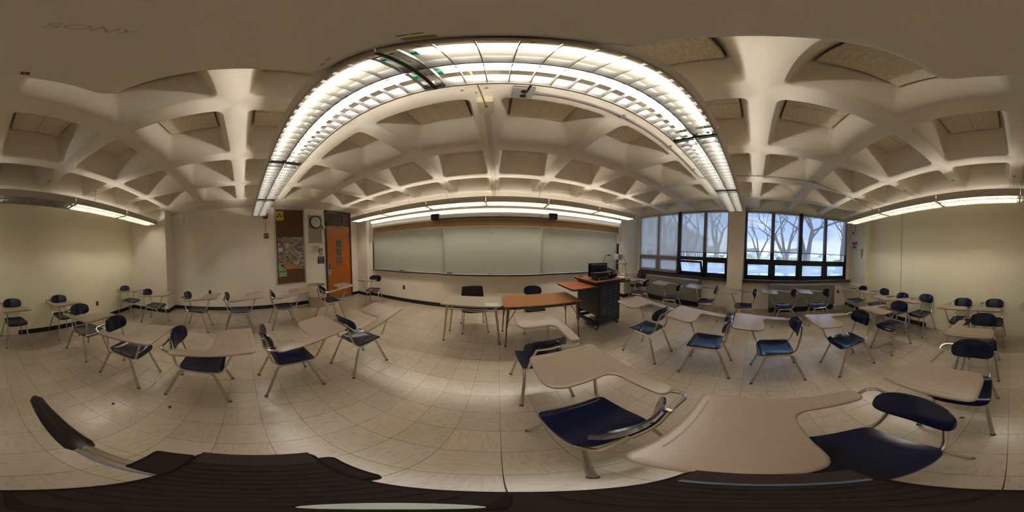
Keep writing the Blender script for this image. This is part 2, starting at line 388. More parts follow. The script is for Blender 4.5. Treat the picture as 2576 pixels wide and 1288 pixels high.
# waffle ceiling: one slab mesh with coffers, acoustic tiles in them as parts
MX, MY = .925, .925
XS = [-3.78 + MX * k for k in range(10)]; YS = [-2.775 + MY * k for k in range(8)]
c = MB()
def quad(x0, x1, y0, y1, z=ZC): c.add([(x0, y0, z), (x1, y0, z), (x1, y1, z), (x0, y1, z)], [(0, 1, 2, 3)])
quad(XL - .2, XS[0], YB - .2, YF + .2); quad(XS[-1], XW + .2, YB - .2, YF + .2); quad(XS[0], XS[-1], YB - .2, YS[0]); quad(XS[0], XS[-1], YS[-1], YF + .2)
cells = []
RN = 5
def ring(cx, cy, hw, r, z):
    return [(x, y, z) for x, y in rrect(cx - hw, cx + hw, cy - hw, cy + hw, r, RN)]
for i in range(9):
    for j in range(7):
        cx, cy = XS[i] + MX / 2, YS[j] + MY / 2; x0, x1, y0, y1 = XS[i], XS[i + 1], YS[j], YS[j + 1]
        if i == 8 and j == 3:
            quad(x0, x1, y0, y1); continue
        cells.append((cx, cy))
        sq = [(x1, y1, ZC), (x0, y1, ZC), (x0, y0, ZC), (x1, y0, ZC)]
        rings = [ring(cx, cy, .385, .060, ZC), ring(cx, cy, .3765, .058, ZC + .006), ring(cx, cy, .370, .057, ZC + .022), ring(cx, cy, .365, .056, ZC + .05), ring(cx, cy, .298, .05, ZC + .455), ring(cx, cy, .285, .05, ZC + .470)]
        n = 4 * (RN + 1); vs = sq + [p for r_ in rings for p in r_]; fs = []
        for q in range(4):
            for k in range(RN): fs.append((q, 4 + q * (RN + 1) + k, 4 + q * (RN + 1) + k + 1))
            fs.append((q, 4 + q * (RN + 1) + RN, 4 + ((q + 1) % 4) * (RN + 1), (q + 1) % 4))
        for a in range(len(rings) - 1):
            fs += [(4 + a * n + k, 4 + a * n + (k + 1) % n, 4 + (a + 1) * n + (k + 1) % n, 4 + (a + 1) * n + k) for k in range(n)]
        c.add(vs, fs)
ceil = struct('ceiling', c, CEIL)
hw = .272
t1 = MB().box(-hw, -.002, -hw, hw, 0, .018).box(-hw - .004, 0, -hw - .004, hw + .004, .012, .018)
tme = bpy.data.meshes.new('ceiling_tile'); tme.from_pydata(t1.v, [], t1.f); tme.materials.append(TILEC)
random.seed(4)
for k, (cx, cy) in enumerate(cells):
    for q in (0, 1):
        o = bpy.data.objects.new('ceiling_tile', tme); COL.objects.link(o); o.parent = ceil; o.location = (cx, cy, ZC + .438); o.rotation_euler = (0, 0, pi * q)
struct('sun_block_slab', MB().box(XL - .3, XW + .25, YB - .3, YF + .3, ZT, ZT + .15), CEIL, smooth=False)  # unseen slab, added to stop the sun leaking in above the ceiling
struct('trim_1', MB().box(XL, XL + .02, -1.64, -1.615, 2.55, 2.87).box(XL, XL + .02, -1.99, -1.615, 2.845, 2.87), CREAMP, smooth=False)   # raceway on the left wall
struct('trim_2', MB().box(2.485, 2.51, YB, YB + .015, .55, 2.885), CREAMP, smooth=False)                                              # raceway on the back wall
struct('trim_3', MB().box(XW - .03, XW, .72, 3.86, 2.84, 2.885).box(XW - .03, XW, YB, .28, 2.84, 2.885), CEIL, smooth=False)

# ---------------------------------------------------------------- windows
def window(n, ya, yb, mulls, main):
    r = sroot('window_%d' % n)
    z0, z1 = .87, 2.84; zr0, zr1 = 1.345, 1.45; xf, xb = XW + .005, XW + .075
    f = MB().box(xf, xb, ya, yb, z0, z0 + .075).box(xf, xb, ya, yb, z1 - .06, z1).box(xf, xb, ya, ya + .06, z0, z1).box(xf, xb, yb - .06, yb, z0, z1)
    obj('window_frame', f, WFR, r, smooth=False)
    for m_ in mulls:
        hw_ = .05 if m_ != main else .055
        obj('mullion', MB().box(xf - (.05 if m_ == main else .0), xb, m_ - hw_, m_ + hw_, z0, z1), WFR, r, smooth=False)
    ed = [ya + .06] + [v for m_ in mulls for v in (m_ - .05, m_ + .05)] + [yb - .06]
    for k in range(0, len(ed), 2):
        obj('transom_rail', MB().box(xf, xb, ed[k], ed[k + 1], zr0, zr1), WFR, r, smooth=False)
        obj('pane', MB().box(xf + .03, xf + .036, ed[k], ed[k + 1], zr1, z1 - .06), GLASS, r, smooth=False)
        yield r, ed[k], ed[k + 1], z0 + .075, zr0, xf, xb
def sash(r, a, b_, za, zb, xf, tilt):
    M_ = Matrix.Translation((xf + .02, 0, za)) @ Matrix.Rotation(R(-tilt), 4, 'Y')
    hgt = zb - za
    s = MB().box(-.02, .025, a, b_, 0, .05, M_).box(-.02, .025, a, b_, hgt - .045, hgt, M_).box(-.02, .025, a, a + .045, 0, hgt, M_).box(-.02, .025, b_ - .045, b_, 0, hgt, M_)
    o = obj('hopper_sash', s, WFR, r, smooth=False)
    obj('pane', MB().box(0, .005, a + .045, b_ - .045, .05, hgt - .045, M_), GLASSH, o, smooth=False)
for k, (r, a, b_, za, zb, xf, xb) in enumerate(window(1, .72, 3.86, [1.44, 2.26, 3.04], 2.26)):
    sash(r, a, b_, za, zb, xf, {0: 3.0, 1: 19.0}.get(k, 0))
for k, (r, a, b_, za, zb, xf, xb) in enumerate(window(2, -2.885, .28, [-2.11, -1.30, -.50], -1.30)):
    sash(r, a, b_, za, zb, xf, 0)
struct('windowsill_1', MB().box(4.41, XW + .08, .69, 3.79, .80, .87), SILL, bevel=.006)
struct('windowsill_2', MB().box(4.41, XW + .08, -2.99, .295, .80, .865), SILL, bevel=.006)
def blind(label, y0, y1, zb, x=4.535, fab=None):
    t = thing('roller_blind', label, 'window blind', (x, (y0 + y1) / 2, zb), 0, 'roller blinds on the windows'); L_ = (y1 - y0) / 2
    obj('blind_fabric', MB().box(-.0008, .0008, -L_ + .01, L_ - .01, .01, 2.80 - zb), fab or BLIND, t, smooth=False)
    obj('bottom_bar', MB().tube([(0, -L_ + .005, .006), (0, L_ - .005, .006)], .011, 8), mat('blind_bar', (.30, .27, .25), .5), t)
    obj('roller', MB().tube([(0, -L_, 2.812 - zb), (0, L_, 2.812 - zb)], .022, 10), mat('blind_roller', (.42, .39, .36), .5), t)
blind('roller blind pulled right down, beside the whiteboard end of the windows', 2.30, 3.84, .905, fab=BLINDW)
blind('roller blind half drawn above the tilted open window sash', .74, 2.22, 1.575, 4.555, fab=BLINDW)
blind('half drawn roller blind right beside the wall column, over the pale lower panes', -1.25, .262, 1.655)
blind('half drawn roller blind closest to the back wall pillar', -2.865, -1.335, 1.655)

def heater(label, y0, y1, seams):
    t = thing('radiator_cabinet', label, 'radiator', (4.23, (y0 + y1) / 2, 0), 0, 'heater cabinets under the windows'); L_ = (y1 - y0) / 2
    obj('cabinet_body', MB().box(.0, .33, -L_, L_, .165, .775), HEAT, t, bevel=.004)
    for a, b_ in zip([-L_] + seams, seams + [L_]):
        obj('front_panel', MB().box(-.006, .0, a + .004, b_ - .004, .175, .765), HEAT, t, smooth=False)
    g = MB().box(-.008, .33, -L_ - .004, L_ + .004, .775, .80)
    obj('top_cover', g, HEATT, t, bevel=.003)
    gr = MB()
    for k in range(int(L_ * 2 / .05) - 2):
        y = -L_ + .08 + k * .05; gr.box(.06, .27, y, y + .018, .8, .804)
    obj('top_grille', gr, HEATT, t, smooth=False, kind='stuff')
    obj('kick_recess', MB().box(.06, .33, -L_ + .005, L_ - .005, 0, .165), BLACKB, t, smooth=False)
heater('grey heater cabinet under the window with the tilted sash', 1.50, 3.25, [-.52, .5])
heater('grey heater cabinet under the clear window next to the back corner', -2.31, -.435, [-.62, .62])

# ---------------------------------------------------------------- front wall: boards, screen, lights
def board(name, label, x0, x1, z0, z1, y0, y1, grp='whiteboards on the front wall', tray=True):
    t = thing(name, label, 'whiteboard', ((x0 + x1) / 2, y1, z0), 0, grp); L_ = (x1 - x0) / 2; d = y0 - y1; H_ = z1 - z0
    obj('writing_surface', MB().box(-L_, L_, d + .006, 0, 0, H_), BOARD, t, smooth=False)
    obj('frame', MB().box(-L_ - .02, -L_ + .012, d, .0, -.02, H_ + .015).box(L_ - .012, L_ + .02, d, .0, -.02, H_ + .015).box(-L_, L_, d, 0, H_ - .003, H_ + .015), ALU, t, smooth=False)
    if tray:
        obj('marker_tray', MB().box(-L_ - .02, L_ + .02, d - .06, 0, -.03, -.002).box(-L_ - .02, L_ + .02, d - .06, d - .052, -.03, .008), ALU, t, bevel=.003)
    return t
board('whiteboard', 'left whiteboard panel, nearest the orange door, one eraser on its tray', -3.755, -1.37, .935, 2.115, 3.925, 3.958)
board('whiteboard', 'right whiteboard panel behind the lectern', 1.08, 3.47, .935, 2.105, 3.925, 3.958)
board('whiteboard', 'middle whiteboard, sliding panel standing proud below the screen', -1.33, 1.045, .935, 2.09, 3.845, 3.895)
t = thing('tack_strip', 'long tan cork strip above the whiteboards', 'tack strip', (-.1, YF, 2.12), 0)
obj('cork_panel', MB().box(-3.67, 3.66, -.022, 0, 0, .175), TANS, t, smooth=False)
obj('aluminium_rail', MB().box(-3.67, 3.66, -.03, 0, .175, .225), mat('pale_rail', (.50, .46, .38), .4), t, bevel=.003)
tag(obj('wooden_rail', MB().box(-1.35, 1.065, 3.86, 3.935, 2.108, 2.132), OAK, bevel=.003), 'thin oak rail along the top of the middle whiteboard', 'rail')
tag(obj('board_edge', MB().box(3.49, 3.555, 3.90, 3.958, .93, 1.78), NAVYB, smooth=False), 'navy strip of an older board showing right of the right whiteboard', 'board', 'old board edges')
tag(obj('board_edge', MB().box(-3.80, -3.772, 3.915, 3.925, .93, 1.85), NAVYB, smooth=False), 'navy strip of an older board showing left of the left whiteboard', 'board', 'old board edges')
def eraser(x, y, z, label, s=1):
    t = thing('eraser', label, 'eraser', (x, y, z), 0, 'erasers on the trays')
    obj('felt_pad', MB().box(-.065, .065, -.022, .022, 0, .018), mat('grey_felt', (.06, .055, .05), .95), t, bevel=.002)
    obj('back', MB().box(-.065, .065, -.022, .022, .018, .036), BLACK, t, bevel=.006)
eraser(-2.64, 3.895, .935, 'black eraser on the left whiteboard tray')
eraser(-1.18, 3.815, .935, 'black eraser on the middle whiteboard tray')
t = thing('marker', 'dry-erase marker lying on the middle whiteboard tray', 'marker', (-.25, 3.815, .944))
obj('barrel', MB().tube([(-.06, 0, 0), (.03, 0, 0)], .008, 8), WHP, t); obj('cap', MB().tube([(.03, 0, 0), (.065, 0, 0)], .0088, 8), BLACK, t)

t = thing('projection_screen', 'white rolled projection screen case above the middle whiteboard', 'projection screen', (-.11, 3.79, 2.288))
obj('case', MB().prism(rrect(-.065, .065, .012, .126, .054, 6), -1.285, 1.285, Matrix.Rotation(R(90), 4, 'Y') @ Matrix.Rotation(R(90), 4, 'Z')), mat('white_screen_case', (.82, .82, .79), .3), t)
obj('slot', MB().box(-1.27, 1.27, -.05, .06, .0, .018), BLACK, t, smooth=False)
obj('end_cap', MB().box(-1.30, -1.285, -.068, .068, .010, .125), ALU, t, bevel=.004); obj('end_cap', MB().box(1.285, 1.30, -.068, .068, .010, .125), ALU, t, bevel=.004)
obj('name_plate', MB().box(1.07, 1.14, -.0665, -.0652, .05, .062), mat('dark_plate', (.08, .08, .09), .5), t, smooth=False)
obj('pull_cord', MB().tube([(-.03, -.06, .0), (-.03, -.06, -.36)], .002, 5), WHITE, t)
obj('pull_ring', MB().lathe([(.005, -.01), (.011, 0), (.005, .01)], 8, Matrix.Translation((-.03, -.06, -.368))), BLACK, t)
for x, l in ((-1.515, 'black speaker box at the door end of the screen case'), (1.298, 'black speaker box at the window end of the screen case')):
    t = thing('speaker', l, 'speaker', (x, 3.80, 2.29), 0, 'speakers beside the screen')
    obj('cabinet', MB().box(-.105, .105, -.085, .095, 0, .145), BLACK, t, bevel=.006)
    obj('grille', MB().box(-.097, .097, -.091, -.085, .008, .137), mat('speaker_cloth', (.022, .018, .016), .9), t, bevel=.003)
    obj('badge', MB().box(-.008, .008, -.0925, -.091, .06, .066), ALU, t, smooth=False)
t = thing('wall_light', 'long lit strip light with white lenses on the wall above the screen', 'strip light', (-.11, YF, 2.46))
obj('housing', MB().box(-3.72, 3.70, -.125, 0, .072, .09).box(-3.72, 3.70, -.02, 0, -.01, .08), WHITE, t, smooth=False)
for k in range(6):
    x0 = -3.71 + k * 1.236
    obj('lens', MB().prism(rrect(-.09, -.02, .006, .066, .025), x0 + .012, x0 + 1.222, Matrix.Rotation(R(90), 4, 'Y') @ Matrix.Rotation(R(90), 4, 'Z')), LENS, t)

def outlet(label, loc, rz):
    t = thing('wall_outlet', label, 'outlet', loc, rz, 'wall outlets')
    obj('cover_plate', MB().box(-.036, .036, -.008, 0, -.058, .058), mat('brown_plate', (.06, .04, .025), .5), t, bevel=.002)
    for z in (-.022, .022): obj('socket', MB().lathe([(.016, 0), (.016, .003)], 12, Matrix.Translation((0, -.008, z)) @ Matrix.Rotation(R(90), 4, 'X')), BLACK, t)
outlet('brown outlet low on the front wall below the left whiteboard', (-2.61, YF, .44), 0)
outlet('brown outlet low on the back wall near the left corner', (-2.52, YB, .45), 180)
outlet('brown outlet low on the door-side wall behind a desk chair', (XL, -.93, .54), 90)
outlet('brown outlet low under the window beside the rear heater cabinet', (XW, -2.61, .475), -90)

# ---------------------------------------------------------------- pendant fluorescent rows
UL = 1.217; NB = 17
def blade_mb():
    b = MB()
    for sgn in (-1, 1):
        b.prism([(sgn * .006, 0), (sgn * .147, 0), (sgn * .132, .045), (sgn * .030, .045)], -.0012, .0012, Matrix.Rotation(R(90), 4, 'Z') @ Matrix.Rotation(R(90), 4, 'X'))
    return b
def pendant(label, x0, yc, rods, blades_as_parts, off=(), caps=False, lit=None):
    ZB = 2.475
    t = thing('pendant_light', label, 'pendant light', (x0, yc, ZB), 0, 'rows of pendant fluorescent lights')
    blades = MB()
    bme = None
    for u in range(6):
        a, b_ = u * UL + .004, (u + 1) * UL - .004
        hs = MB()
        for sg in (-1, 1):
            hs.box(a, b_, sg * .155 - .002, sg * .155 + .002, -.004, .11)
            hs.box(a, b_, min(sg * .147, sg * .157), max(sg * .147, sg * .157), -.006, -.003)
        hs.box(a, b_, -.102, .102, .104, .11)
        obj('housing', hs, HOUS, t, smooth=False)
        rf = MB(); sr = MB()
        prof = [(-.003, .002), (.003, .002), (.030, .046), (.018, .062), (-.018, .062), (-.030, .046)]
        rf.prism(prof, a, b_, Matrix.Rotation(R(90), 4, 'Z') @ Matrix.Rotation(R(90), 4, 'X'))
        for sg in (-1, 1):
            sr.add([(a, sg * .148, .0), (b_, sg * .148, 0), (b_, sg * .131, .05), (a, sg * .131, .05)], [(0, 1, 2, 3)])
            sr.add([(a, sg * .131, .05), (b_, sg * .131, .05), (b_, sg * .125, .075), (a, sg * .125, .075)], [(0, 1, 2, 3)])
        rf.box(a, b_, -.10, .10, .098, .103)
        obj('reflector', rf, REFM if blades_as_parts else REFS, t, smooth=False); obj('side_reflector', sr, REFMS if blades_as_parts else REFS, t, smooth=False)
        for sg in (-1, 1):
            tb = obj('lamp_tube', MB().tube([(a + .03, sg * .078, .076), (b_ - .03, sg * .078, .076)], .0125, 8), TUBE_OFF if u in off else (lit or TUBE_ON), t)
            if caps:
                for e in (a + .03, b_ - .03):
                    sx = 1 if e == a + .03 else -1
                    obj('end_cap', MB().tube([(e - sx * .004, sg * .078, .076), (e + sx * .022, sg * .078, .076)], .0137, 8), GREEN, tb)
        for k in range(NB):
            x = a + .035 + k * (b_ - a - .07) / (NB - 1)
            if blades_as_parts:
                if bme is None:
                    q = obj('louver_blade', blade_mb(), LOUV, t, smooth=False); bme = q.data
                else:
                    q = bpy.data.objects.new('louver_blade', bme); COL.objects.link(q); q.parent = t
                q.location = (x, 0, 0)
            else:
                bb = blade_mb(); blades.add([(p[0] + x, p[1], p[2]) for p in bb.v], bb.f)
        if u:
            obj('joint_strap', MB().box(u * UL - .007, u * UL + .007, -.155, .155, -.008, .002), DARK, t, smooth=False)
            [obj('joint_screw', MB().tube([(u * UL - .03, yy, -.006), (u * UL + .03, yy, -.006)], .003, 5), DARK, t) for yy in (-.13, .13)]
    if not blades_as_parts: obj('louver', blades, LOUVS, t, smooth=False, kind='stuff')
    for xe in (.002, 6 * UL - .006): obj('end_plate', MB().box(xe, xe + .004, -.157, .157, -.006, .11), HOUS, t, smooth=False)
    for x in rods:
        r = obj('hanger_rod', MB().tube([(x - x0, 0, .11), (x - x0, 0, ZC - ZB)], .005, 6), WHITE, t)
        obj('canopy', MB().lathe([(.028, -.004), (.028, .0)], 14, Matrix.Translation((x - x0, 0, ZC - ZB - .0005))), mat('rusty_canopy', (.35, .25, .18), .6), r)
        obj('bracket', MB().box(x - x0 - .03, x - x0 + .03, -.03, .03, .108, .122), WHITE, r, smooth=False)
    return t
pendant('front pendant light row hanging before the whiteboards', -3.89, 3.25, [-3.3, -1.975, -1.05, -.122, .824, 1.755, 2.65], False)
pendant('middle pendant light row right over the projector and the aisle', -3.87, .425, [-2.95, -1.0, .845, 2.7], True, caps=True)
pendant('rear pendant light row along the back wall with one dark section', -3.79, -2.32, [-2.8, -1.874, -.966, -.056, .871, 1.788, 2.69], False, off=(2,), lit=TUBE_BACK)

# ---------------------------------------------------------------- ceiling things
t = thing('projector', 'large beige projector on a ceiling mount right above the aisle', 'projector', (-.11, -.092, 2.492))
obj('body', MB().prism(rrect(-.33, .33, -.35, .352, .07, 6), 0, .19), PROJ, t, bevel=.02, seg=3)
text('brand_lettering', 'SONY', .040, PROJT, t, (.005, -.005, -.0006), (0, R(180), R(-8)))
obj('red_label', MB().box(-.012, .014, -.324, -.306, -.001, 0), REDL, t, smooth=False)
obj('label_print', MB().box(-.008, .004, -.319, -.316, -.0016, -.001).box(-.001, .010, -.313, -.311, -.0016, -.001), WINK, t, smooth=False)
obj('yellow_label', MB().box(-.025, .03, .322, .338, -.001, 0), mat('yellow_label_print', (.33, .24, .03), .6), t, smooth=False)
obj('label_print', MB().box(-.02, .0, .305, .309, -.001, 0).box(.004, .022, .304, .308, -.001, 0), INK, t, smooth=False)
obj('printed_marks', MB().box(-.26, -.235, .318, .326, -.001, 0).box(-.225, -.20, .312, .320, -.001, 0), PROJT, t, smooth=False)
obj('mount_pole', MB().tube([(0, 0, .19), (0, 0, ZC + .43 - 2.492)], .022, 12), WHITE, t); obj('mount_plate', MB().box(-.12, .12, -.12, .12, .19, .205), WHITE, t, bevel=.003)
obj('lens', MB().lathe([(.06, 0), (.06, .02), (.045, .022)], 20, Matrix.Translation((.12, .35, .09)) @ Matrix.Rotation(R(-90), 4, 'X')), BLACK, t)

t = thing('junction_box', 'grey steel outlet box on the ceiling rib beside the middle lights', 'junction box', (.128, .908, ZC))
obj('cover', MB().box(-.058, .058, -.062, .062, -.045, 0), GREYM, t, bevel=.003)
for y in (-.022, .03): obj('socket', MB().lathe([(.019, 0), (.019, .003)], 16, Matrix.Translation((.005, y, -.048))), BLACK, t)
for x in (-.045, .045):
    for y in (-.05, .05): obj('screw', MB().lathe([(.005, 0), (.005, .002)], 8, Matrix.Translation((x, y, -.0465))), STEEL, t)
tag(obj('black_cord', MB().tube(fillet([(.135, .885, 2.837), (.133, .88, 2.79), (.13, .80, 2.70), (.13, .60, 2.60)], .05), .006, 7), BLACK), 'short black power cord plugged into the grey ceiling box', 'cord')
t = thing('conduit', 'thin metal conduit along the ceiling rib beside the middle lights', 'conduit', (.19, .92, ZC - .014), 0, 'ceiling conduits')
obj('pipe', MB().tube(fillet([(0, -.008, 0), (2.2, .0, 0), (2.33, -.02, 0), (2.36, -.30, .0)], .12), .0095, 8), GREYM, t)
for x in (.62, 1.3, 1.98): obj('clamp', MB().box(x, x + .025, -.03, .022, -.012, .014), GREYM, t, bevel=.002)
obj('connector', MB().tube([(-.012, -.008, 0), (.02, -.008, 0)], .016, 8), GREYM, t)
t = thing('conduit', 'thin metal conduit crossing the ceiling ribs towards the back windows', 'conduit', (2.50, .26, ZC - .014), 0, 'ceiling conduits')
obj('pipe', MB().tube(fillet([(0, .30, 0), (0, -1.18, 0), (.72, -3.24, 0)], .15), .0085, 8), GREYM, t)
for (x, y) in ((0, -.26), (.005, -1.17), (.32, -2.1)): obj('clamp', MB().box(x - .018, x + .018, y - .012, y + .012, -.012, .014), GREYM, t, bevel=.002)
t = thing('raceway', 'cream cable raceway along the ceiling rib from box to front wall', 'raceway', (-.075, .99, ZC))
obj('box', MB().box(-.055, .045, 0, .15, -.085, 0), CREAMP, t, bevel=.004)
obj('cover', MB().box(-.03, .015, .15, 2.95, -.022, 0), CREAMP, t, bevel=.002)
obj('cord_hole', MB().lathe([(.011, 0), (.011, .002)], 12, Matrix.Translation((.0, .06, -.087))), DARK, t)
tag(obj('yellow_cord', MB().tube(fillet([(-.075, 1.05, 2.798), (-.078, 1.0, 2.77), (-.085, .72, 2.66), (-.09, .52, 2.59)], .1), .0045, 6), YCORD), 'thin yellow cord from the cream ceiling box to the middle lights', 'cord')
t = thing('cord_hooks', 'four small ceiling hook plates beside the cream ceiling box', 'hook', (-.13, .80, ZC))
for x, y in ((0, .02), (.07, .08), (-.06, .09), (.01, .13)):
    obj('hook', MB().lathe([(.010, -.004), (.006, -.006), (.010, -.002)], 10, Matrix.Translation((x, y, 0))), ALU, t)

# ---------------------------------------------------------------- left wall: board, clock, door, signs, bin
t = thing('bulletin_board', 'tall brown cork board in a pale frame left of the clock', 'bulletin board', (XL, 1.36, .66))
obj('cork', MB().box(.004, .014, -.41, .41, .02, 2.17), CORK, t, smooth=False)
obj('frame', MB().box(0, .022, -.45, -.408, 0, 2.21).box(0, .022, .408, .45, 0, 2.21).box(0, .022, -.45, .45, 0, .035).box(0, .022, -.45, .45, 2.155, 2.21), mat('lavender_grey_frame', (.46, .42, .40), .4), t, smooth=False)
def flat(name, label, cat, y0, y1, z0, z1, m, x=XL + .0145, rot=0, grp=None, th=.0012):
    t = thing(name, label, cat, (x, (y0 + y1) / 2, (z0 + z1) / 2), 0, grp); t.rotation_euler = (R(rot), 0, 0)
    obj('sheet', MB().box(0, th, -(y1 - y0) / 2, (y1 - y0) / 2, -(z1 - z0) / 2, (z1 - z0) / 2), m, t, smooth=False); return t
t = flat('flyer', 'yellow flyer with black print at the top of the cork board', 'flyer', .965, 1.185, 2.49, 2.76, YELP, rot=4, grp='flyers on the cork board')
obj('print', MB().box(.0012, .0016, -.03, .022, .02, .06).box(.0012, .0016, -.075, -.03, -.045, .005).box(.0012, .0016, .03, .07, -.04, .012).box(.0012, .0016, -.02, .02, -.015, -.008), INK, t, smooth=False)
obj('print_line', MB().box(.0012, .0016, -.08, .08, .085, .088), mat('brown_ink', (.16, .12, .01), .7), t, smooth=False); obj('print_line', MB().box(.0012, .0016, -.08, .08, -.075, -.072), mat('brown_ink', (.16, .12, .01), .7), t, smooth=False)
PZ = 2.02
t = flat('map_poster', 'large colourful photo collage poster with a pale map shape', 'poster', 1.135, 1.765, 1.10, 2.01, COLLAGE, rot=0)
def pol(name, pts, m, x, parent):
    q = MB().prism(pts, x, x + .0005, Matrix.Rotation(R(90), 4, 'Z') @ Matrix.Rotation(R(90), 4, 'X')); return obj(name, q, m, parent, smooth=False)
boot = [(-.20, .20), (-.12, .26), (0, .29), (.05, .24), (.02, .17), (.06, .07), (.13, 0), (.20, -.06), (.19, -.12), (.14, -.11), (.16, -.20), (.10, -.31), (.0, -.27), (-.03, -.22), (.09, -.21), (.08, -.13), (-.02, -.03), (-.09, .05), (-.13, .13), (-.19, .12)]
pol('map_border', [(y * 1.14, z * 1.08) for y, z in boot], MAPW, .0013, t); pol('map_land', boot, MAPP, .002, t)
pol('map_island', [(-.16, -.05), (-.10, -.04), (-.09, -.16), (-.15, -.18), (-.17, -.12)], MAPP, .002, t)
pol('orange_band', [(-.31, -.16), (-.20, -.28), (0, -.37), (.30, -.43), (.31, -.45), (-.28, -.45)], ORP, .0013, t)
pol('orange_patch', [(-.18, .30), (.0, .37), (.04, .36), (.03, .28), (-.10, .25)], ORP, .0013, t)
flat('flyer', 'dark photo flyer partly under the map poster, teal bands across it', 'flyer', .985, 1.135, 1.32, 1.99, COLLAGE, grp='flyers on the cork board', x=XL + .0142)
t = bpy.data.objects['flyer.001']
[obj('teal_band', MB().box(.0012, .0018, -.07, .07, q, q + .03), BLUEP, t, smooth=False) for q in (-.08, .30)]; obj('white_patch', MB().box(.0012, .0018, -.065, .065, -.045, .05), WHP, t, smooth=False); obj('pink_band', MB().box(.0012, .0018, -.07, .07, .06, .1), PINKP, t, smooth=False)
t = flat('flyer', 'green flyer just below the map poster corner with a drawing', 'flyer', .99, 1.14, 1.07, 1.29, GRNP, grp='flyers on the cork board', x=XL + .0140)
obj('print', MB().box(.0012, .0016, .0, .06, .0, .06), INK, t, smooth=False)
t = flat('flyer', 'pale green flyer with one black headline, lowest on the cork board', 'flyer', 1.0, 1.22, .90, 1.09, GRNP, grp='flyers on the cork board', x=XL + .0160)
obj('headline', MB().box(.0012, .0016, -.10, .10, .035, .055), INK, t, smooth=False)
for (y, z, hl) in ((1.33, 2.44, 'upper'), (1.37, 2.2, 'lower')): tag(obj('pin', MB().lathe([(.004, 0), (.006, .006), (.003, .012)], 8, Matrix.Translation((XL + .014, y, z)) @ Matrix.Rotation(R(90), 4, 'Y')), TANS), hl + ' of the two small push pins on the bare cork', 'pin', 'push pins on the cork board')

t = thing('clock_panel', 'grey-beige metal panel on the wall holding the clock', 'panel', (XL, 2.155, 1.83))
obj('plate', MB().box(0, .01, -.20, .20, .02, .84), mat('stone_panel', (.30, .26, .19), .6, noise=.15, nscale=12), t, smooth=False)
obj('frame', MB().box(0, .02, -.222, -.195, 0, .86).box(0, .02, .195, .222, 0, .86).box(0, .02, -.222, .222, 0, .03).box(0, .02, -.222, .222, .83, .86), mat('pale_panel_frame', (.44, .39, .28), .45), t, smooth=False)
t = thing('wall_clock', 'round black rimmed wall clock showing about one', 'clock', (XL + .01, 2.165, 2.475))
MXr = Matrix.Rotation(R(90), 4, 'Y')
obj('rim', MB().lathe([(.195, 0), (.198, .03), (.19, .05), (.168, .05), (.165, .038)], 40, MXr), BLACK, t)
obj('face', MB().lathe([(.166, .036), (.166, .04)], 40, MXr), CLKF, t)
for k in range(12):
    a = R(30 * (k + 1)); text('numeral', str(k + 1), .038, INK, t, (.0406, .133 * sin(a), .133 * cos(a)), FX, .0003)
def hand(name, deg, L_, wd):
    M_ = Matrix.Translation((.042, 0, 0)) @ Matrix.Rotation(R(-deg), 4, 'X'); obj(name, MB().box(0, .001, -wd, wd, -.02, L_, M_), INK, t, smooth=False)
hand('hour_hand', 32, .085, .004); hand('minute_hand', 6, .125, .003)

d = sroot('door_1')
YA, YE = 2.49, 3.485
f = MB().box(XL, XL + .05, YA, YA + .045, 0, 2.885).box(XL, XL + .05, YE - .045, YE, 0, 2.885).box(XL, XL + .05, YA, YE, 2.82, 2.885).box(XL, XL + .05, YA, YE, 2.395, 2.46)
obj('door_frame', f, DOORF, d, smooth=False)
lf = obj('door_leaf', MB().box(XL, XL + .028, YA + .045, YE - .045, .10, 2.395), DOORM, d, smooth=False)
obj('kick_plate', MB().box(XL, XL + .03, YA + .045, YE - .045, 0, .10), mat('grey_kick', (.20, .17, .14), .5, .3), d, smooth=False)
for k, (z0, z1) in enumerate(((1.70, 1.925), (1.43, 1.655), (1.15, 1.385))):
    obj('vision_pane', MB().box(XL + .022, XL + .030, 2.865, 3.075, z0, z1), GLASSD, lf, smooth=False)
    obj('pane_bead', MB().box(XL + .02, XL + .034, 2.855, 2.865, z0 - .01, z1 + .01).box(XL + .02, XL + .034, 3.075, 3.085, z0 - .01, z1 + .01).box(XL + .02, XL + .034, 2.855, 3.085, z1, z1 + .01).box(XL + .02, XL + .034, 2.855, 3.085, z0 - .01, z0), DOORM, lf, smooth=False)
obj('lock_plate', MB().box(XL + .028, XL + .036, 2.545, 2.66, .80, 1.215), STEEL, lf, bevel=.004)
obj('lever_handle', MB().tube(fillet([(XL + .036, 2.61, .96), (XL + .085, 2.61, .96), (XL + .085, 2.74, .955)], .02), .010, 8), STEEL, lf)
obj('keypad', MB().box(XL + .036, XL + .05, 2.575, 2.63, 1.0, 1.19), mat('dark_keypad', (.06, .06, .06), .4), lf, bevel=.003)
obj('door_closer', MB().box(XL + .028, XL + .08, 2.95, 3.22, 2.33, 2.385), mat('tan_closer', (.38, .27, .15), .45), lf, bevel=.006)
for z in (.4, 1.3, 2.15): obj('hinge', MB().tube([(XL + .035, YE - .04, z), (XL + .035, YE - .04, z + .11)], .009, 8), DOORF, lf)
obj('transom_panel', MB().box(XL, XL + .02, YA + .045, YE - .045, 2.46, 2.82), TRANS, d, smooth=False)
obj('transom_trim', MB().box(XL, XL + .035, YA + .045, YE - .045, 2.46, 2.485).box(XL, XL + .035, YA + .045, YE - .045, 2.80, 2.82).box(XL, XL + .035, YA + .045, YA + .07, 2.46, 2.82).box(XL, XL + .035, 3.19, 3.225, 2.46, 2.82).box(XL, XL + .035, YE - .065, YE - .045, 2.46, 2.82), GOLDT, d, smooth=False)
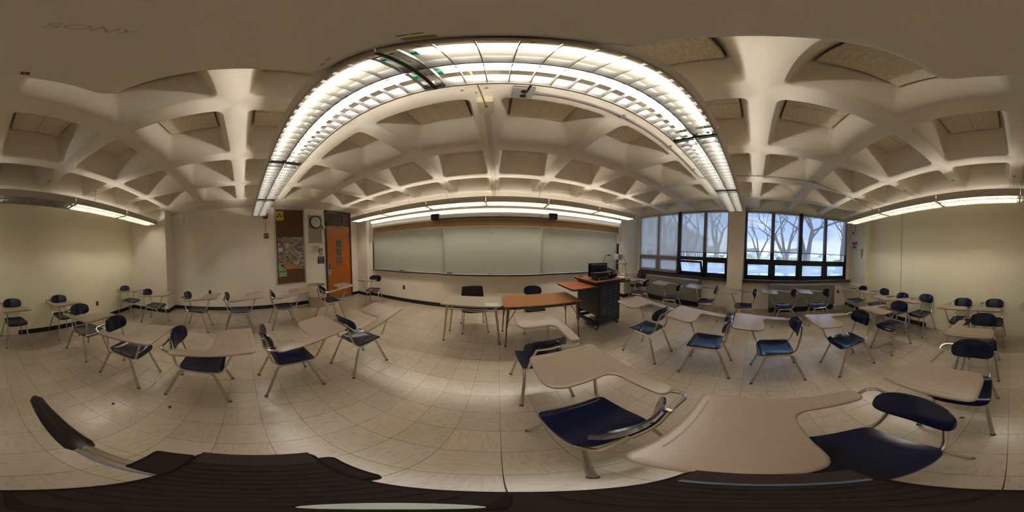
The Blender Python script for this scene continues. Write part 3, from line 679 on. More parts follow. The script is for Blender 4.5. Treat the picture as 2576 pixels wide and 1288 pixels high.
t = flat('paper_notice', 'white sheet of paper with faint print below the clock panel', 'notice', 2.02, 2.29, 1.56, 1.77, WHP, x=XL)
obj('print_line', MB().box(.0012, .0015, -.11, .11, .06, .066).box(.0012, .0015, -.11, .06, .03, .036).box(.0012, .0015, -.03, .0, -.01, .05), mat('grey_ink', (.30, .28, .27), .7), t, smooth=False)
t = flat('door_sign', 'black sign with lines of white lettering left of the door handle', 'sign', 2.205, 2.435, 1.205, 1.42, BLACK, x=XL, th=.006)
sl = MB()
for k, (wd, hh) in enumerate(((.20, .017), (.17, .012), (.16, .012), (.105, .012), (.15, .014))):
    z = .078 - k * .037; n_ = int(wd / .016)
    for q in range(n_):
        if (q * 7 + k * 3) % 5 == 4: continue
        sl.box(.006, .0066, -wd / 2 + q * .016, -wd / 2 + q * .016 + .013, z - hh / 2, z + hh / 2)
obj('lettering', sl, WINK, t, smooth=False, kind='stuff')
t = flat('small_notice', 'small tan notice with brown marks above the black door sign', 'notice', 2.25, 2.40, 1.43, 1.68, mat('tan_paper', (.50, .43, .31), .7), x=XL)
obj('print_line', MB().box(.0012, .0016, -.045, .045, -.04, -.025), mat('brown_print', (.22, .13, .07), .7), t, smooth=False); obj('print', MB().box(.0012, .0016, -.005, .05, .04, .115), mat('brown_print', (.22, .13, .07), .7), t, smooth=False)
t = thing('door_chime', 'small cream metal box on the wall high beside the door frame', 'box', (XL, 2.45, 2.33))
obj('case', MB().box(0, .05, -.05, .035, -.06, .06), CREAMP, t, bevel=.004); obj('side_plate', MB().box(.005, .045, -.062, -.05, -.05, .05), DARK, t, smooth=False)
t = thing('fire_alarm', 'red fire alarm pull station left of the cork board', 'fire alarm', (XL, .68, 2.055))
obj('body', MB().box(0, .05, -.06, .06, -.062, .062), REDP, t, bevel=.006); obj('pull_bar', MB().box(.05, .062, -.05, .05, -.008, .012), WHP, t, bevel=.003); obj('conduit', MB().tube([(.012, -.005, .062), (.012, -.005, .49)], .010, 8), CREAMP, t)
t = thing('alarm_strobe', 'red alarm strobe box high on the wall behind the middle lights', 'fire alarm', (XL, .67, 2.615))
obj('body', MB().box(0, .06, -.065, .065, -.07, .09), REDP, t, bevel=.005); obj('lens', MB().box(.06, .075, -.03, .03, -.02, .05), WHP, t, bevel=.004)

t = thing('trash_bin', 'beige round trash bin with a folded liner beside the door', 'trash bin', (-4.14, 1.98, 0))
bin_h = .63
obj('barrel', MB().lathe([(.215, 0), (.222, .02), (.258, bin_h), (.248, bin_h), (.21, .03)], 32), BEIGEP, t)
bm_ = MB(); n = 40; vs = []; random.seed(3)
prof = [(.249, bin_h - .06), (.253, bin_h + .006), (.270, bin_h + .012), (.280, bin_h - .06), (.288, bin_h - .20)]
wob = [random.uniform(-1, 1) for _ in range(n)]
for j, (r_, z_) in enumerate(prof):
    for k in range(n):
        a = 2 * pi * k / n; low = (.10 * max(0, cos(a - R(-40)))) if j == 4 else 0
        vs.append(((r_ + .006 * wob[k] * j / 4) * cos(a), (r_ + .006 * wob[k] * j / 4) * sin(a), z_ + .008 * wob[(k * 3) % n] - low))
fs = [(j * n + k, j * n + (k + 1) % n, (j + 1) * n + (k + 1) % n, (j + 1) * n + k) for j in range(4) for k in range(n)]
obj('liner_bag', bm_.add(vs, fs), BAG, t)

# back-right pillar things
t = thing('safety_sign', 'white and pink sign on the pillar by the windows', 'sign', (4.255, -3.0, 1.975))
obj('sheet', MB().box(-.145, .145, 0, .002, -.135, .135), WHP, t, smooth=False)
obj('pink_header', MB().box(-.135, .135, .002, .0026, .03, .125), PINKP, t, smooth=False)
[obj('header_print', MB().box(q, q + .04, .0026, .003, .04, .115), mat('dark_red_print', (.25, .01, .03), .7), t, smooth=False) for q in (-.12, .08)]
obj('symbol', MB().lathe([(.032, 0), (.032, .0006)], 20, Matrix.Translation((-.038, .002, -.035)) @ Matrix.Rotation(R(-90), 4, 'X')).box(.005, .02, .002, .0026, -.07, 0).lathe([(.03, 0), (.03, .0006)], 20, Matrix.Translation((.05, .002, -.035)) @ Matrix.Rotation(R(-90), 4, 'X')), INK, t, smooth=False)
t = thing('occupancy_sensor', 'round white and black sensor on the pillar above the pink sign', 'sensor', (4.24, -3.0, 2.39))
obj('dome', MB().lathe([(.07, 0), (.065, .03), (.045, .05)], 24, Matrix.Rotation(R(-90), 4, 'X')), WHITE, t)
obj('lens', MB().lathe([(.036, .03), (.036, .062), (.02, .07)], 20, Matrix.Translation((.03, 0, .0)) @ Matrix.Rotation(R(-90), 4, 'X')), BLACK, t)
obj('feed_pipe', MB().tube([(0, .012, .06), (0, .012, .46)], .010, 8), mat('rusty_pipe', (.25, .16, .12), .6), t)
tag(obj('paint_patch', MB().prism([(-.065, .14), (.055, .16), (.035, .0), (.01, -.14), (-.02, -.13), (-.05, .0)], 0, .0012, Matrix.Translation((3.86, -2.999, 1.70)) @ Matrix.Rotation(R(90), 4, 'X') @ Matrix.Rotation(R(180), 4, 'Y')), mat('bare_plaster', (.33, .25, .20), .8), smooth=False), 'tan bare plaster patch on the window pillar', 'patch')

# ---------------------------------------------------------------- tablet-arm chairs
def shell(fn, nu, nv, th):
    vs = []; fs = []
    P = [[Vector(fn(u / nu * 2 - 1, v / nv * 2 - 1)) for u in range(nu + 1)] for v in range(nv + 1)]
    def nrm(i, j):
        a = P[j][min(i + 1, nu)] - P[j][max(i - 1, 0)]; b = P[min(j + 1, nv)][i] - P[max(j - 1, 0)][i]; q = a.cross(b)
        return q.normalized() if q.length > 1e-9 else Vector((0, 0, 1))
    top = [P[j][i] for j in range(nv + 1) for i in range(nu + 1)]; bot = [P[j][i] - nrm(i, j) * th for j in range(nv + 1) for i in range(nu + 1)]
    n = len(top); W = nu + 1
    for j in range(nv):
        for i in range(nu):
            a, b, c_, d_ = j * W + i, j * W + i + 1, (j + 1) * W + i + 1, (j + 1) * W + i
            fs += [(a, b, c_, d_), (n + d_, n + c_, n + b, n + a)]
    bd = [i for i in range(W)] + [j * W + nu for j in range(1, nv + 1)] + [nv * W + i for i in range(nu - 1, -1, -1)] + [j * W for j in range(nv - 1, 0, -1)]
    for k in range(len(bd)):
        a, b = bd[k], bd[(k + 1) % len(bd)]; fs.append((b, a, n + a, n + b))
    return MB().add(top + bot, fs)
def sq2disc(u, v, p):
    # square grid to a rounded (superelliptic) outline
    m_ = max(abs(u), abs(v))
    if m_ < 1e-6: return 0, 0
    a = atan2(v, u); r_ = 1 / ((abs(cos(a)) ** p + abs(sin(a)) ** p) ** (1 / p)); return m_ * r_ * cos(a), m_ * r_ * sin(a)
def seat_fn(u, v):
    x, y = sq2disc(u, v, 7); w_ = .168 + .018 * (y + 1) / 2; yy = .035 + y * .185
    z = .440 - .014 * (1 - x * x) * (1 - y * y) + .010 * abs(x) ** 3
    if y > .72: z -= .030 * ((y - .72) / .28) ** 1.6
    if y < -.7: z += .012 * ((-y - .7) / .3) ** 1.5
    return x * w_, yy, z
def back_fn(u, v):
    x, y = sq2disc(u, v, 2.9)
    return x * .170, -.228 + .052 * x * x - .022 * y + .004, .722 + y * .092
def slope(y): return .730 + .108 * y
CH = thing('tablet_chair', '', 'chair', group='navy tablet-arm desk chairs')
obj('seat', shell(seat_fn, 14, 14, .010), NAVY, CH)
obj('backrest', shell(back_fn, 16, 10, -.011), NAVY, CH)
tp = rpoly([(.322, -.178), (.326, .18), (.320, .482), (-.154, .482), (-.156, .146), (.219, .148), (.222, -.178)], [.05, .4, .045, .045, .125, .085, .05], 8)
tbm = MB(); npt = len(tp)
def inset(poly, d_):
    o = []
    for i in range(len(poly)):
        a, b, c_ = Vector(poly[i - 1]), Vector(poly[i]), Vector(poly[(i + 1) % len(poly)])
        n1 = (b - a); n2 = (c_ - b)
        n1 = Vector((-n1.y, n1.x)).normalized() if n1.length > 1e-7 else Vector((0, 0)); n2 = Vector((-n2.y, n2.x)).normalized() if n2.length > 1e-7 else n1
        q = (n1 + n2)
        q = q.normalized() if q.length > 1e-6 else n1
        o.append((b.x + q.x * d_, b.y + q.y * d_))
    return o
rings = [(inset(tp, .006), -.021), (tp, -.015), (tp, -.007), (inset(tp, .003), -.003), (inset(tp, .009), -.0008), (inset(tp, .014), 0.0)]
vs = [(x, y, slope(y) + dz) for pl_, dz in rings for x, y in pl_]; fs = [tuple(range(npt - 1, -1, -1)), tuple((len(rings) - 1) * npt + k for k in range(npt))]
for a in range(len(rings) - 1): fs += [(a * npt + k, a * npt + (k + 1) % npt, (a + 1) * npt + (k + 1) % npt, (a + 1) * npt + k) for k in range(npt)]
tab = obj('tablet', tbm.add(vs, fs), TABM, CH)
obj('pencil_ridge', MB().tube([(-.06, .448, slope(.448) + .0005), (.25, .448, slope(.448) + .0005)], .0032, 6), TABE, tab)
fr = MB()
for s_ in (-1, 1):
    p_ = [(s_ * .150, .185, .418), (s_ * .150, -.125, .416), (s_ * .142, -.185, .47), (s_ * .118, -.232, .66), (s_ * .095, -.248, .735)]
    if s_ > 0: p_ = [(.235, .345, slope(.345) - .03), (.215, .315, slope(.315) - .06), (.168, .215, .423)] + p_[1:]
    fr.tube(fillet(p_, .045), .0112, 9)
fr.box(.19, .28, .28, .40, slope(.34) - .032, slope(.34) - .024)
obj('frame', fr, CHROME, CH)
at = fillet([(-.105, -.250, .735), (0, -.262, .735), (.10, -.250, .735), (.235, -.262, .722), (.275, -.235, .712), (.276, -.13, slope(-.13) - .028), (.268, .12, slope(.12) - .028)], .05)
obj('arm_tube', MB().tube(at, .0112, 9), CHROME, CH)
obj('clamp', MB().box(.088, .112, -.266, -.232, .722, .752), CHROME, CH, bevel=.004)
for sx in (-1, 1):
    for sy in (-1, 1):
        lg = obj('leg', MB().tube(fillet([(sx * .152, 0, .405), (sx * .153, sy * .135, .405), (sx * .2035, sy * .264, .012)], .05), .0125, 9), LEGM, CH)
        obj('foot_cap', MB().tube([(sx * .2028, sy * .262, .02), (sx * .2055, sy * .2665, 0.001)], .0155, 9), FOOT, lg)
CHAIRS = [
 ('L3', -1.449, 1.207, -1.7, 'navy tablet-arm chair fronting the second row from the door wall'),
 ('L2', -1.507, .389, -2.6, 'navy tablet-arm chair, second from the front in the row left of the aisle'),
 ('L1', -1.426, -.418, -1.2, 'navy tablet-arm chair, third from the front in the row left of the aisle'),
 ('L0', -1.391, -1.204, -.6, 'navy tablet-arm chair, fourth from the front in the row left of the aisle'),
 ('K3', -1.409, -2.034, .4, 'navy tablet-arm chair, fifth from the front in the row left of the aisle'),
 ('K2', -1.453, -2.901, 1.0, 'navy tablet-arm chair by the back wall, behind the whole row left of the aisle'),
 ('K1', -.501, -2.88, -4.6, 'navy tablet-arm chair by the back wall where the aisle ends, alone there'),
 ('M1', -3.34, -2.786, 2.9, 'navy tablet-arm chair deepest in the back corner by the left pilaster'),
 ('M2', -3.224, -1.962, 1.2, 'navy tablet-arm chair beside the edge of the back left pilaster'),
 ('M3', -3.184, -.947, 2.7, 'navy tablet-arm chair by the door wall below its low outlet'),
 ('M4', -3.173, -.121, -1.2, 'navy tablet-arm chair by the bare stretch of door wall before the red alarm'),
 ('M5', -3.229, .772, .6, 'navy tablet-arm chair by the cork board, behind the one at the bin'),
 ('M6', -3.172, 1.842, .9, 'navy tablet-arm chair nearest the trash bin and the door'),
 ('M7', -3.204, 3.315, 151.9, 'navy tablet-arm chair turned into the room under the left whiteboard'),
 ('B', .35, 1.346, -3.8, 'navy tablet-arm chair right behind the cherry table, seen from its back'),
 ('C', .369, .493, -3.6, 'large near navy tablet-arm chair, second behind the cherry table, blue seat bare'),
 ('D', .332, -.308, -.2, 'closest tablet-arm chair, its broad taupe tablet right beside the camera stand'),
 ('E', .299, -1.116, -1.6, 'near tablet-arm chair directly behind the closest one, broad taupe tablet'),
 ('F', .338, -1.955, -3.5, 'navy tablet-arm chair second before the back wall right of the aisle'),
 ('G1', .298, -2.904, .6, 'navy tablet-arm chair against the bare back wall at the end of the middle row'),
 ('G0', .875, -2.86, -6.5, 'slightly turned tablet-arm chair at the back wall, between two row ends'),
 ('R0', 1.767, 1.301, -.1, 'navy tablet-arm chair directly behind the lectern, second row from the windows'),
 ('R1', 1.792, .478, -4.7, 'navy tablet-arm chair, second behind the lectern in the second row from the windows'),
 ('R2', 1.75, -.287, -1.9, 'navy tablet-arm chair, third behind the lectern in the second row from the windows'),
 ('R3', 1.707, -1.155, -5.5, 'navy tablet-arm chair, fourth behind the lectern in the second row from the windows'),
 ('R4', 1.741, -2.009, -5.0, 'navy tablet-arm chair, fifth behind the lectern in the second row from the windows'),
 ('R5', 1.723, -2.874, 1.6, 'navy tablet-arm chair at the back wall where the rear black baseboard ends'),
 ('W0', 4.066, 3.469, -96.0, 'tablet-arm chair in the front window corner behind the lectern'),
 ('W1', 3.342, 2.79, -12.6, 'navy tablet-arm chair first in the window row, right of the lectern'),
 ('W2', 3.456, 1.891, -10.6, 'navy tablet-arm chair second in the window row, before the front heater'),
 ('W3', 3.579, 1.036, -9.2, 'navy tablet-arm chair third in the window row, at the end of the front heater'),
 ('W4', 3.458, .158, -4.7, 'navy tablet-arm chair in front of the wall column between the windows'),
 ('W5', 3.483, -.693, .5, 'navy tablet-arm chair at the near end of the rear heater cabinet'),
 ('W6', 3.451, -1.471, 3.2, 'navy tablet-arm chair before the far half of the rear heater cabinet'),
 ('V1', 3.507, -2.60, 1.9, 'navy tablet-arm chair in the back window corner under the pink sign'),
 ('V2', 2.89, -2.79, 6.2, 'navy tablet-arm chair on the back wall, next to the one in the window corner'),
 ('V3', 2.222, -2.683, 5.2, 'navy tablet-arm chair on the back wall right of the thin vertical raceway'),
]
for k, (nm, x, y, deg, lab) in enumerate(CHAIRS):
    if k == 0:
        CH.location = (x, y, 0); CH.rotation_euler = (0, 0, R(-deg)); CH['label'] = lab
    else:
        dup(CH, (x, y, 0), -deg, lab)

# chair without a tablet behind the cherry table
t = thing('side_chair', 'navy oval-back chair without tablet behind the cherry table', 'chair', (.655, 2.90, 0), 176)
obj('seat', shell(seat_fn, 14, 14, .010), NAVY, t); obj('backrest', shell(back_fn, 16, 10, -.011), NAVY, t)
fr = MB()
for s_ in (-1, 1): fr.tube(fillet([(s_ * .150, .185, .418), (s_ * .150, -.125, .416), (s_ * .142, -.185, .47), (s_ * .118, -.232, .66), (s_ * .095, -.248, .735)], .045), .0112, 9)
obj('frame', fr, CHROME, t)
for sx in (-1, 1):
    for sy in (-1, 1):
        lg = obj('leg', MB().tube(fillet([(sx * .152, 0, .405), (sx * .153, sy * .135, .405), (sx * .2035, sy * .264, .012)], .05), .0125, 9), LEGM, t)
        obj('foot_cap', MB().tube([(sx * .2028, sy * .262, .02), (sx * .2055, sy * .2665, 0.001)], .0155, 9), FOOT, lg)
# black stacking chair behind the beige table
t = thing('stacking_chair', 'black one-piece plastic stacking chair behind the beige table', 'chair', (-.445, 2.90, 0), 195.5)
def sh_fn(u, v):
    x, s_ = u, (v + 1) / 2
    prof = [(.24, .425), (.21, .445), (.05, .430), (-.12, .425), (-.19, .46), (-.215, .56), (-.235, .70), (-.25, .805), (-.252, .815)]
    q = s_ * (len(prof) - 1); i = min(int(q), len(prof) - 2); f_ = q - i
    y = prof[i][0] * (1 - f_) + prof[i + 1][0] * f_; z = prof[i][1] * (1 - f_) + prof[i + 1][1] * f_
    w_ = .225 if s_ < .55 else .225 - .045 * ((s_ - .55) / .45) ** 1.5
    if s_ > .93: w_ -= .06 * ((s_ - .93) / .07) ** 2
    if s_ < .06: w_ -= .03 * ((.06 - s_) / .06) ** 2
    return x * w_, y + (.03 * x * x if s_ > .5 else 0), z + (.022 * abs(x) ** 3 if s_ < .5 else 0)
obj('shell', shell(sh_fn, 12, 24, .008), mat('black_brown_plastic', (.014, .010, .010), .35), t)
for sx in (-1, 1):
    for sy in (-1, 1):
        lg = obj('leg', MB().tube(fillet([(sx * .17, 0, .405), (sx * .18, sy * .13, .405), (sx * .222, sy * .222, .01)], .05), .011, 8), LEGM, t)
        obj('foot_cap', MB().tube([(sx * .2215, sy * .221, .03), (sx * .2225, sy * .2225, 0.001)], .0135, 8), FOOT, lg)

# ---------------------------------------------------------------- tables
t = thing('beige_table', 'grey-beige laminate table on chrome legs before the middle whiteboard', 'table', (-.405, 2.49, 0))
obj('tabletop', MB().prism(rrect(-.447, .447, -.255, .255, .03), .692, .715), mat('beige_laminate', (.34, .28, .22), .35, noise=.06, nscale=50), t, bevel=.003)
for x, y in ((-.39, -.165), (.39, -.165), (-.40, .20), (.38, .20)):
    sx = 1 if x > 0 else -1
    lg = obj('leg', MB().tube([(x - sx * .03, y, .692), (x + sx * .035, y, .012)], [.016, .013], 10), LEGM, t)
    obj('foot_cap', MB().tube([(x + sx * .0345, y, .022), (x + sx * .036, y, .001)], .017, 10), FOOT, lg)
obj('stretcher', MB().tube([(-.365, -.165, .60), (.365, -.165, .60)], .008, 8), CHROME, t)
obj('stretcher', MB().tube([(-.365, -.13, .615), (.365, -.13, .615)], .006, 8), CHROME, t)
[obj('brace', MB().tube([(q * .37, -.165, .60), (q * .31, .0, .692)], .007, 8), CHROME, t) for q in (-1, 1)]
t = thing('paper_sheet', 'white printed sheet lying on the beige table', 'paper', (-.10, 2.335, .7155), 2)
obj('sheet', MB().box(-.092, .092, -.065, .065, 0, .001), WHP, t, smooth=False)
obj('print_line', MB().box(-.07, .07, .02, .024, .001, .0013).box(-.07, .05, -.005, 0, .001, .0013).box(-.07, .07, -.03, -.026, .001, .0013), mat('grey_ink2', (.35, .33, .30), .7), t, smooth=False)
t = thing('cherry_table', 'cherry-brown table with tapered adjustable legs beside the lectern', 'table', (.68, 2.555, 0), 1.5)
obj('tabletop', MB().prism(rrect(-.605, .605, -.315, .315, .025), .685, .71), CHERRY2, t, bevel=.002)
obj('edge_band', MB().prism(rrect(-.608, .608, -.318, .318, .027), .687, .704), mat('dark_edge', (.10, .05, .025), .4), t, bevel=.002)
for x, y in ((-.565, -.275), (.555, -.275), (-.58, .24), (.58, .26)):
    sx = 1 if x > 0 else -1; sy = 1 if y > 0 else -1
    lg = obj('leg', MB().tube([(x - sx * .02, y - sy * .01, .686), (x, y, .36), (x + sx * .003, y, .355), (x + sx * .02, y + sy * .01, .02)], [.024, .016, .011, .009], 10), BRASS, t)
    obj('foot_cap', MB().lathe([(.012, .0), (.019, .004), (.017, .02), (.009, .032)], 12, Matrix.Translation((x + sx * .02, y + sy * .01, 0))), DARK, lg)
    obj('brace', MB().tube([(x - sx * .15, y, .684), (x - sx * .002, y, .42)], .005, 6), BRASS, t)
[obj('apron', MB().box(-.55, .55, q - .005, q + .005, .665, .685), DARK, t, smooth=False) for q in (-.265, .265)]

# ---------------------------------------------------------------- lectern cart and its equipment
LZ = 4.4
LB = (1.649, 2.335)
t = thing('lectern', 'black steel media lectern on casters with cherry top and folding shelves', 'lectern', (*LB, 0), LZ)
W_, D_ = .582, .655
fr = MB()
for x in (0, W_ - .045):
    for y in (0, D_ - .045): fr.box(x, x + .045, y, y + .045, .10, .93)
fr.box(0, .045, 0, D_, .10, .165).box(W_ - .045, W_, 0, D_, .10, .165).box(0, W_, D_ - .045, D_, .10, .165)
obj('frame', fr, BLKM, t, bevel=.003)
obj('side_panel', MB().box(.008, .016, .045, D_ - .045, .31, .93), BLKM, t, smooth=False)
obj('side_panel', MB().box(W_ - .016, W_ - .008, .045, D_ - .045, .31, .93), BLKM, t, smooth=False)
obj('back_panel', MB().box(.045, W_ - .045, D_ - .016, D_ - .008, .2, .93), BLKM, t, smooth=False)
obj('lower_panel', MB().box(.045, W_ - .045, .002, .02, .12, .93), LECB, t, smooth=False)
dr = obj('front_panel', MB().box(.05, W_ - .02, -.012, .004, .225, .925), LECB, t, bevel=.003)
sl = MB()
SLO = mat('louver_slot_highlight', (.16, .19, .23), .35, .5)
me_ = None
for i in range(3):
    for j in range(9):
        x = .155 + i * .145; z = .325 + j * .066 + i * .004
        q = MB().box(-.034, .034, -.006, 0, -.006, .004).box(-.034, .034, -.009, -.002, .003, .006)
        if me_ is None:
            o = obj('vent_slot', q, SLO, dr, smooth=False); me_ = o.data
        else:
            o = bpy.data.objects.new('vent_slot', me_); COL.objects.link(o); o.parent = dr
        o.location = (x, -.012, z)
obj('lock', MB().lathe([(.010, 0), (.010, .008)], 12, Matrix.Translation((.235, -.012, .685)) @ Matrix.Rotation(R(90), 4, 'X')), STEEL, dr)
for x, y in ((.022, .022), (W_ - .022, .03), (.022, D_ - .022), (W_ - .022, D_ - .022)):
    ca = obj('caster', MB().lathe([(.028, -.013), (.048, -.011), (.05, 0), (.048, .011), (.028, .013)], 20, Matrix.Translation((x, y + .025, .05)) @ Matrix.Rotation(R(90), 4, 'Y')), BLACK, t)
    obj('fork', MB().box(x - .018, x - .014, y - .01, y + .045, .045, .10).box(x + .014, x + .018, y - .01, y + .045, .045, .10).box(x - .018, x + .018, y - .02, y + .04, .094, .102), STEEL, ca, bevel=.002)
    obj('hub', MB().lathe([(.02, -.0145), (.02, .0145)], 14, Matrix.Translation((x, y + .025, .05)) @ Matrix.Rotation(R(90), 4, 'Y')), ALU, ca)
top = [(-.075, -.05), (.70, -.05), (.66, .70), (-.075, .70)]
obj('top_board', MB().prism(rpoly(top, [.05] * 4, 5), .955, .985), CHERRY, t, bevel=.002)
obj('top_edge', MB().prism(rpoly([(-.081, -.056), (.707, -.056), (.666, .706), (-.081, .706)], [.054] * 4, 5), .951, .979), BLACK, t, bevel=.005)
obj('top_tray', MB().box(-.03, .62, -.01, .66, .925, .953), BLKM, t, smooth=False)
sh = [(-.53, -.045), (-.03, -.045), (-.03, .56), (-.53, .56)]
obj('shelf', MB().prism(rpoly(sh, [.05, .01, .01, .05], 5), .885, .91), CHERRY, t, bevel=.002)
obj('shelf_edge', MB().prism(rpoly([(-.536, -.051), (-.03, -.051), (-.03, .566), (-.536, .566)], [.054, .01, .01, .054], 5), .881, .904), BLACK, t, bevel=.004)
obj('shelf_bracket', MB().box(-.25, .0, .02, .035, .84, .88).box(-.012, .0, .02, .035, .72, .84), BLKM, t, smooth=False); obj('shelf_bracket', MB().box(-.25, .0, .5, .515, .84, .88), BLKM, t, smooth=False)
sh = [(.60, -.02), (.905, -.02), (.905, .56), (.60, .56)]
obj('shelf', MB().prism(rpoly(sh, [.01, .05, .05, .01], 5), .905, .93), CHERRY, t, bevel=.002)
obj('shelf_edge', MB().prism(rpoly([(.60, -.026), (.911, -.026), (.911, .566), (.60, .566)], [.01, .054, .054, .01], 5), .901, .924), BLACK, t, bevel=.004)
obj('shelf_decal', MB().box(-.24, -.19, .14, .17, .910, .9106).box(-.22, -.17, .17, .19, .910, .9106), mat('purple_decal', (.10, .05, .12), .5), t, smooth=False)

t = thing('monitor', 'black flat monitor seen from behind on the lectern', 'monitor', (1.935, 2.73, .985), 4)
obj('screen_panel', MB().box(-.245, .245, 0, .022, .025, .295), BLACK, t, bevel=.004)
obj('back_shell', MB().box(-.20, .20, -.03, 0, .05, .27), BLACK, t, bevel=.012)
obj('stand', MB().box(-.03, .03, -.05, -.02, 0, .2).box(-.11, .11, -.10, .10, 0, .012), BLACK, t, bevel=.003)
obj('sticker', MB().box(-.215, -.140, -.0316, -.030, .07, .115), mat('grey_sticker', (.26, .26, .27), .6), t, smooth=False)
t = thing('gooseneck_microphone', 'thin gooseneck microphone rising above the lectern monitor', 'microphone', (1.905, 2.585, .985))
obj('base', MB().lathe([(.04, 0), (.04, .015), (.015, .025)], 16), BLACK, t)
obj('gooseneck', MB().tube(fillet([(0, 0, .02), (.012, 0, .20), (.035, .0, .30), (.09, 0, .452), (.16, 0, .462)], .05), .0045, 6), BLACK, t)
obj('capsule', MB().lathe([(.006, -.03), (.014, -.02), (.015, .015), (.007, .03)], 12, Matrix.Translation((.185, 0, .463)) @ Matrix.Rotation(R(90), 4, 'Y')), BLACK, t)
t = thing('control_unit', 'long black angled control box in front of the monitor on the lectern', 'control box', (1.665, 2.45, .985), 3)
obj('housing', MB().box(0, .44, 0, .11, .045, .135), BLKM, t, bevel=.006)
obj('leg', MB().box(0, .055, -.02, .11, 0, .14), BLKM, t, bevel=.004); obj('leg', MB().box(.405, .447, -.005, .11, 0, .142), BLKM, t, bevel=.004)
obj('label', MB().box(.345, .385, -.0012, 0, .085, .11), WHP, t, smooth=False)
obj('cable_plug', MB().box(.08, .12, .0, .04, .005, .035), GREYM, t, bevel=.003)
t = thing('cable_bundle', 'tangle of black cables behind the control box on the lectern', 'cables', (2.175, 2.56, .985))
random.seed(11); cb = MB()
for k in range(7):
    a = random.uniform(-.06, .05); cb.tube(fillet([(-.12, .03 + a * .4, .16 + .01 * k), (-.02, a, .165), (.05 + .01 * k, a * .6, .10), (.06, a, .02), (.0, a * 1.2, .008), (-.1 - .02 * k, a + .02, .006)], .06), .0045, 6)
obj('cable', cb, BLACK, t)
obj('plug_block', MB().box(.0, .09, -.05, .05, .02, .085), BLACK, t, bevel=.006)
tag(obj('cable', MB().tube(fillet([(1.78, 2.46, .992), (1.86, 2.38, .991), (1.93, 2.33, .991), (1.965, 2.29, .989), (1.968, 2.272, .94)], .04), .004, 6), BLACK), 'single black cable trailing over the lectern top edge', 'cable')
t = thing('computer_mouse', 'dark computer mouse on the lectern top left of the monitor', 'mouse', (1.635, 2.93, .985), 30)
obj('body', shell(lambda u, v: (lambda x, y: (x * .031, y * .055, .008 + .027 * sqrt(max(0, 1 - x * x * .9 - y * y * .9))))(*sq2disc(u, v, 2.4)), 10, 12, .006), mat('grey_mouse', (.05, .05, .052), .35), t)
t = thing('document_camera', 'white document camera with folding arm on the lectern side shelf', 'document camera', (2.46, 2.60, .93), 4)
DW = mat('ivory_plastic', (.60, .58, .50), .4)
obj('base', MB().prism(rrect(-.07, .19, -.12, .12, .02), 0, .03), DW, t, bevel=.004)
obj('upright', MB().prism([(-.015, 0), (.045, 0), (.012, .33), (-.008, .33)], -.018, .018, Matrix.Translation((.10, -.02, .03)) @ Matrix.Rotation(R(90), 4, 'X')), DW, t, bevel=.004)
obj('gusset', MB().prism([(.045, 0), (.10, 0), (.038, .12)], -.012, .012, Matrix.Translation((.10, -.02, .03)) @ Matrix.Rotation(R(90), 4, 'X')), DW, t, bevel=.003)
obj('upper_arm', MB().tube(fillet([(.09, -.02, .36), (.06, -.02, .43), (-.07, -.03, .49)], .04), .013, 8), DW, t)
obj('lamp_head', MB().box(-.075, .11, -.09, .06, .322, .352), mat('pale_blue_grey', (.42, .46, .48), .4), t, bevel=.004)
obj('camera_head', MB().box(-.19, -.05, -.08, .05, .425, .54), DW, t, bevel=.008); obj('head_panel', MB().box(-.185, -.10, -.086, -.08, .43, .525), mat('pink_grey_panel', (.36, .30, .27), .5), t, bevel=.002)
obj('power_lead', MB().tube(fillet([(.19, .05, .012), (.27, .03, .012), (.33, .02, -.02), (.36, .0, -.3), (.37, .0, -.55)], .06), .003, 5), BLACK, t)

# ---------------------------------------------------------------- camera stand below the viewpoint
zp = 1.15; ks = (1.53 - zp) / .63
t = thing('camera_stand', 'dark brown ribbed stand platform with chrome handle and black grip, underfoot', 'stand', (-.04 * ks, -.025 * ks, 0), -5.6)
def P(x, y): return x * ks, y * ks
L_, D2 = .192 * ks, .083 * ks
obj('platform', MB().prism(rrect(-L_, L_, -D2, D2, .02 * ks, 5), zp - .03, zp), RIBB, t, bevel=.006, seg=3)
rims = [MB().box(-L_ + .002, -L_ + .05 * ks, -D2 + .004, D2 - .004, zp, zp + .002), MB().box(L_ - .045 * ks, L_ - .002, -D2 + .004, D2 - .004, zp, zp + .002)]
[obj('end_pad', rim_, mat('dark_brown_pad', (.022, .013, .011), .6, spec=.1), t, bevel=.001) for rim_ in rims]
rb = MB(); x = -L_ + .06 * ks
while x < L_ - .055 * ks:
    rb.box(x, x + .013 * ks, -D2 + .012 * ks, D2 - .012 * ks, zp, zp + .0022); x += .0172 * ks
obj('rib_panel', rb, RIBB, t, smooth=False, kind='stuff')
obj('edge_glint', MB().tube([(L_ - .047 * ks, -D2 + .008, zp + .002), (L_ - .047 * ks, D2 - .008, zp + .002)], .0028, 6), mat('blue_glint', (.05, .07, .10), .25), t)  # thin strip coloured as the blue highlight along the rim
obj('side_block', MB().prism(rrect(-.165 * ks, -.06 * ks, D2 - .02 * ks, D2 + .022 * ks, .012 * ks), zp - .035, zp - .004), RIBB, t, bevel=.004)
obj('mount_screw', MB().lathe([(.0125 * ks, 0), (.0125 * ks, .003)], 20, Matrix.Translation((.025 * ks, .021 * ks, zp))), mat('pale_screw', (.30, .33, .28), .3), t)
obj('column', MB().tube([(0, 0, .03), (0, 0, zp - .03)], .018, 12), BLKM, t)
obj('base_plate', MB().prism(rrect(-.115, .115, -.075, .075, .03), 0, .03), BLKM, t, bevel=.004)
hm = Matrix.Rotation(R(5.6), 4, 'Z')      # the handle points straight back
def hp(x, y, z): return hm @ Vector(((x + .04) * ks, (y + .025) * ks, z))
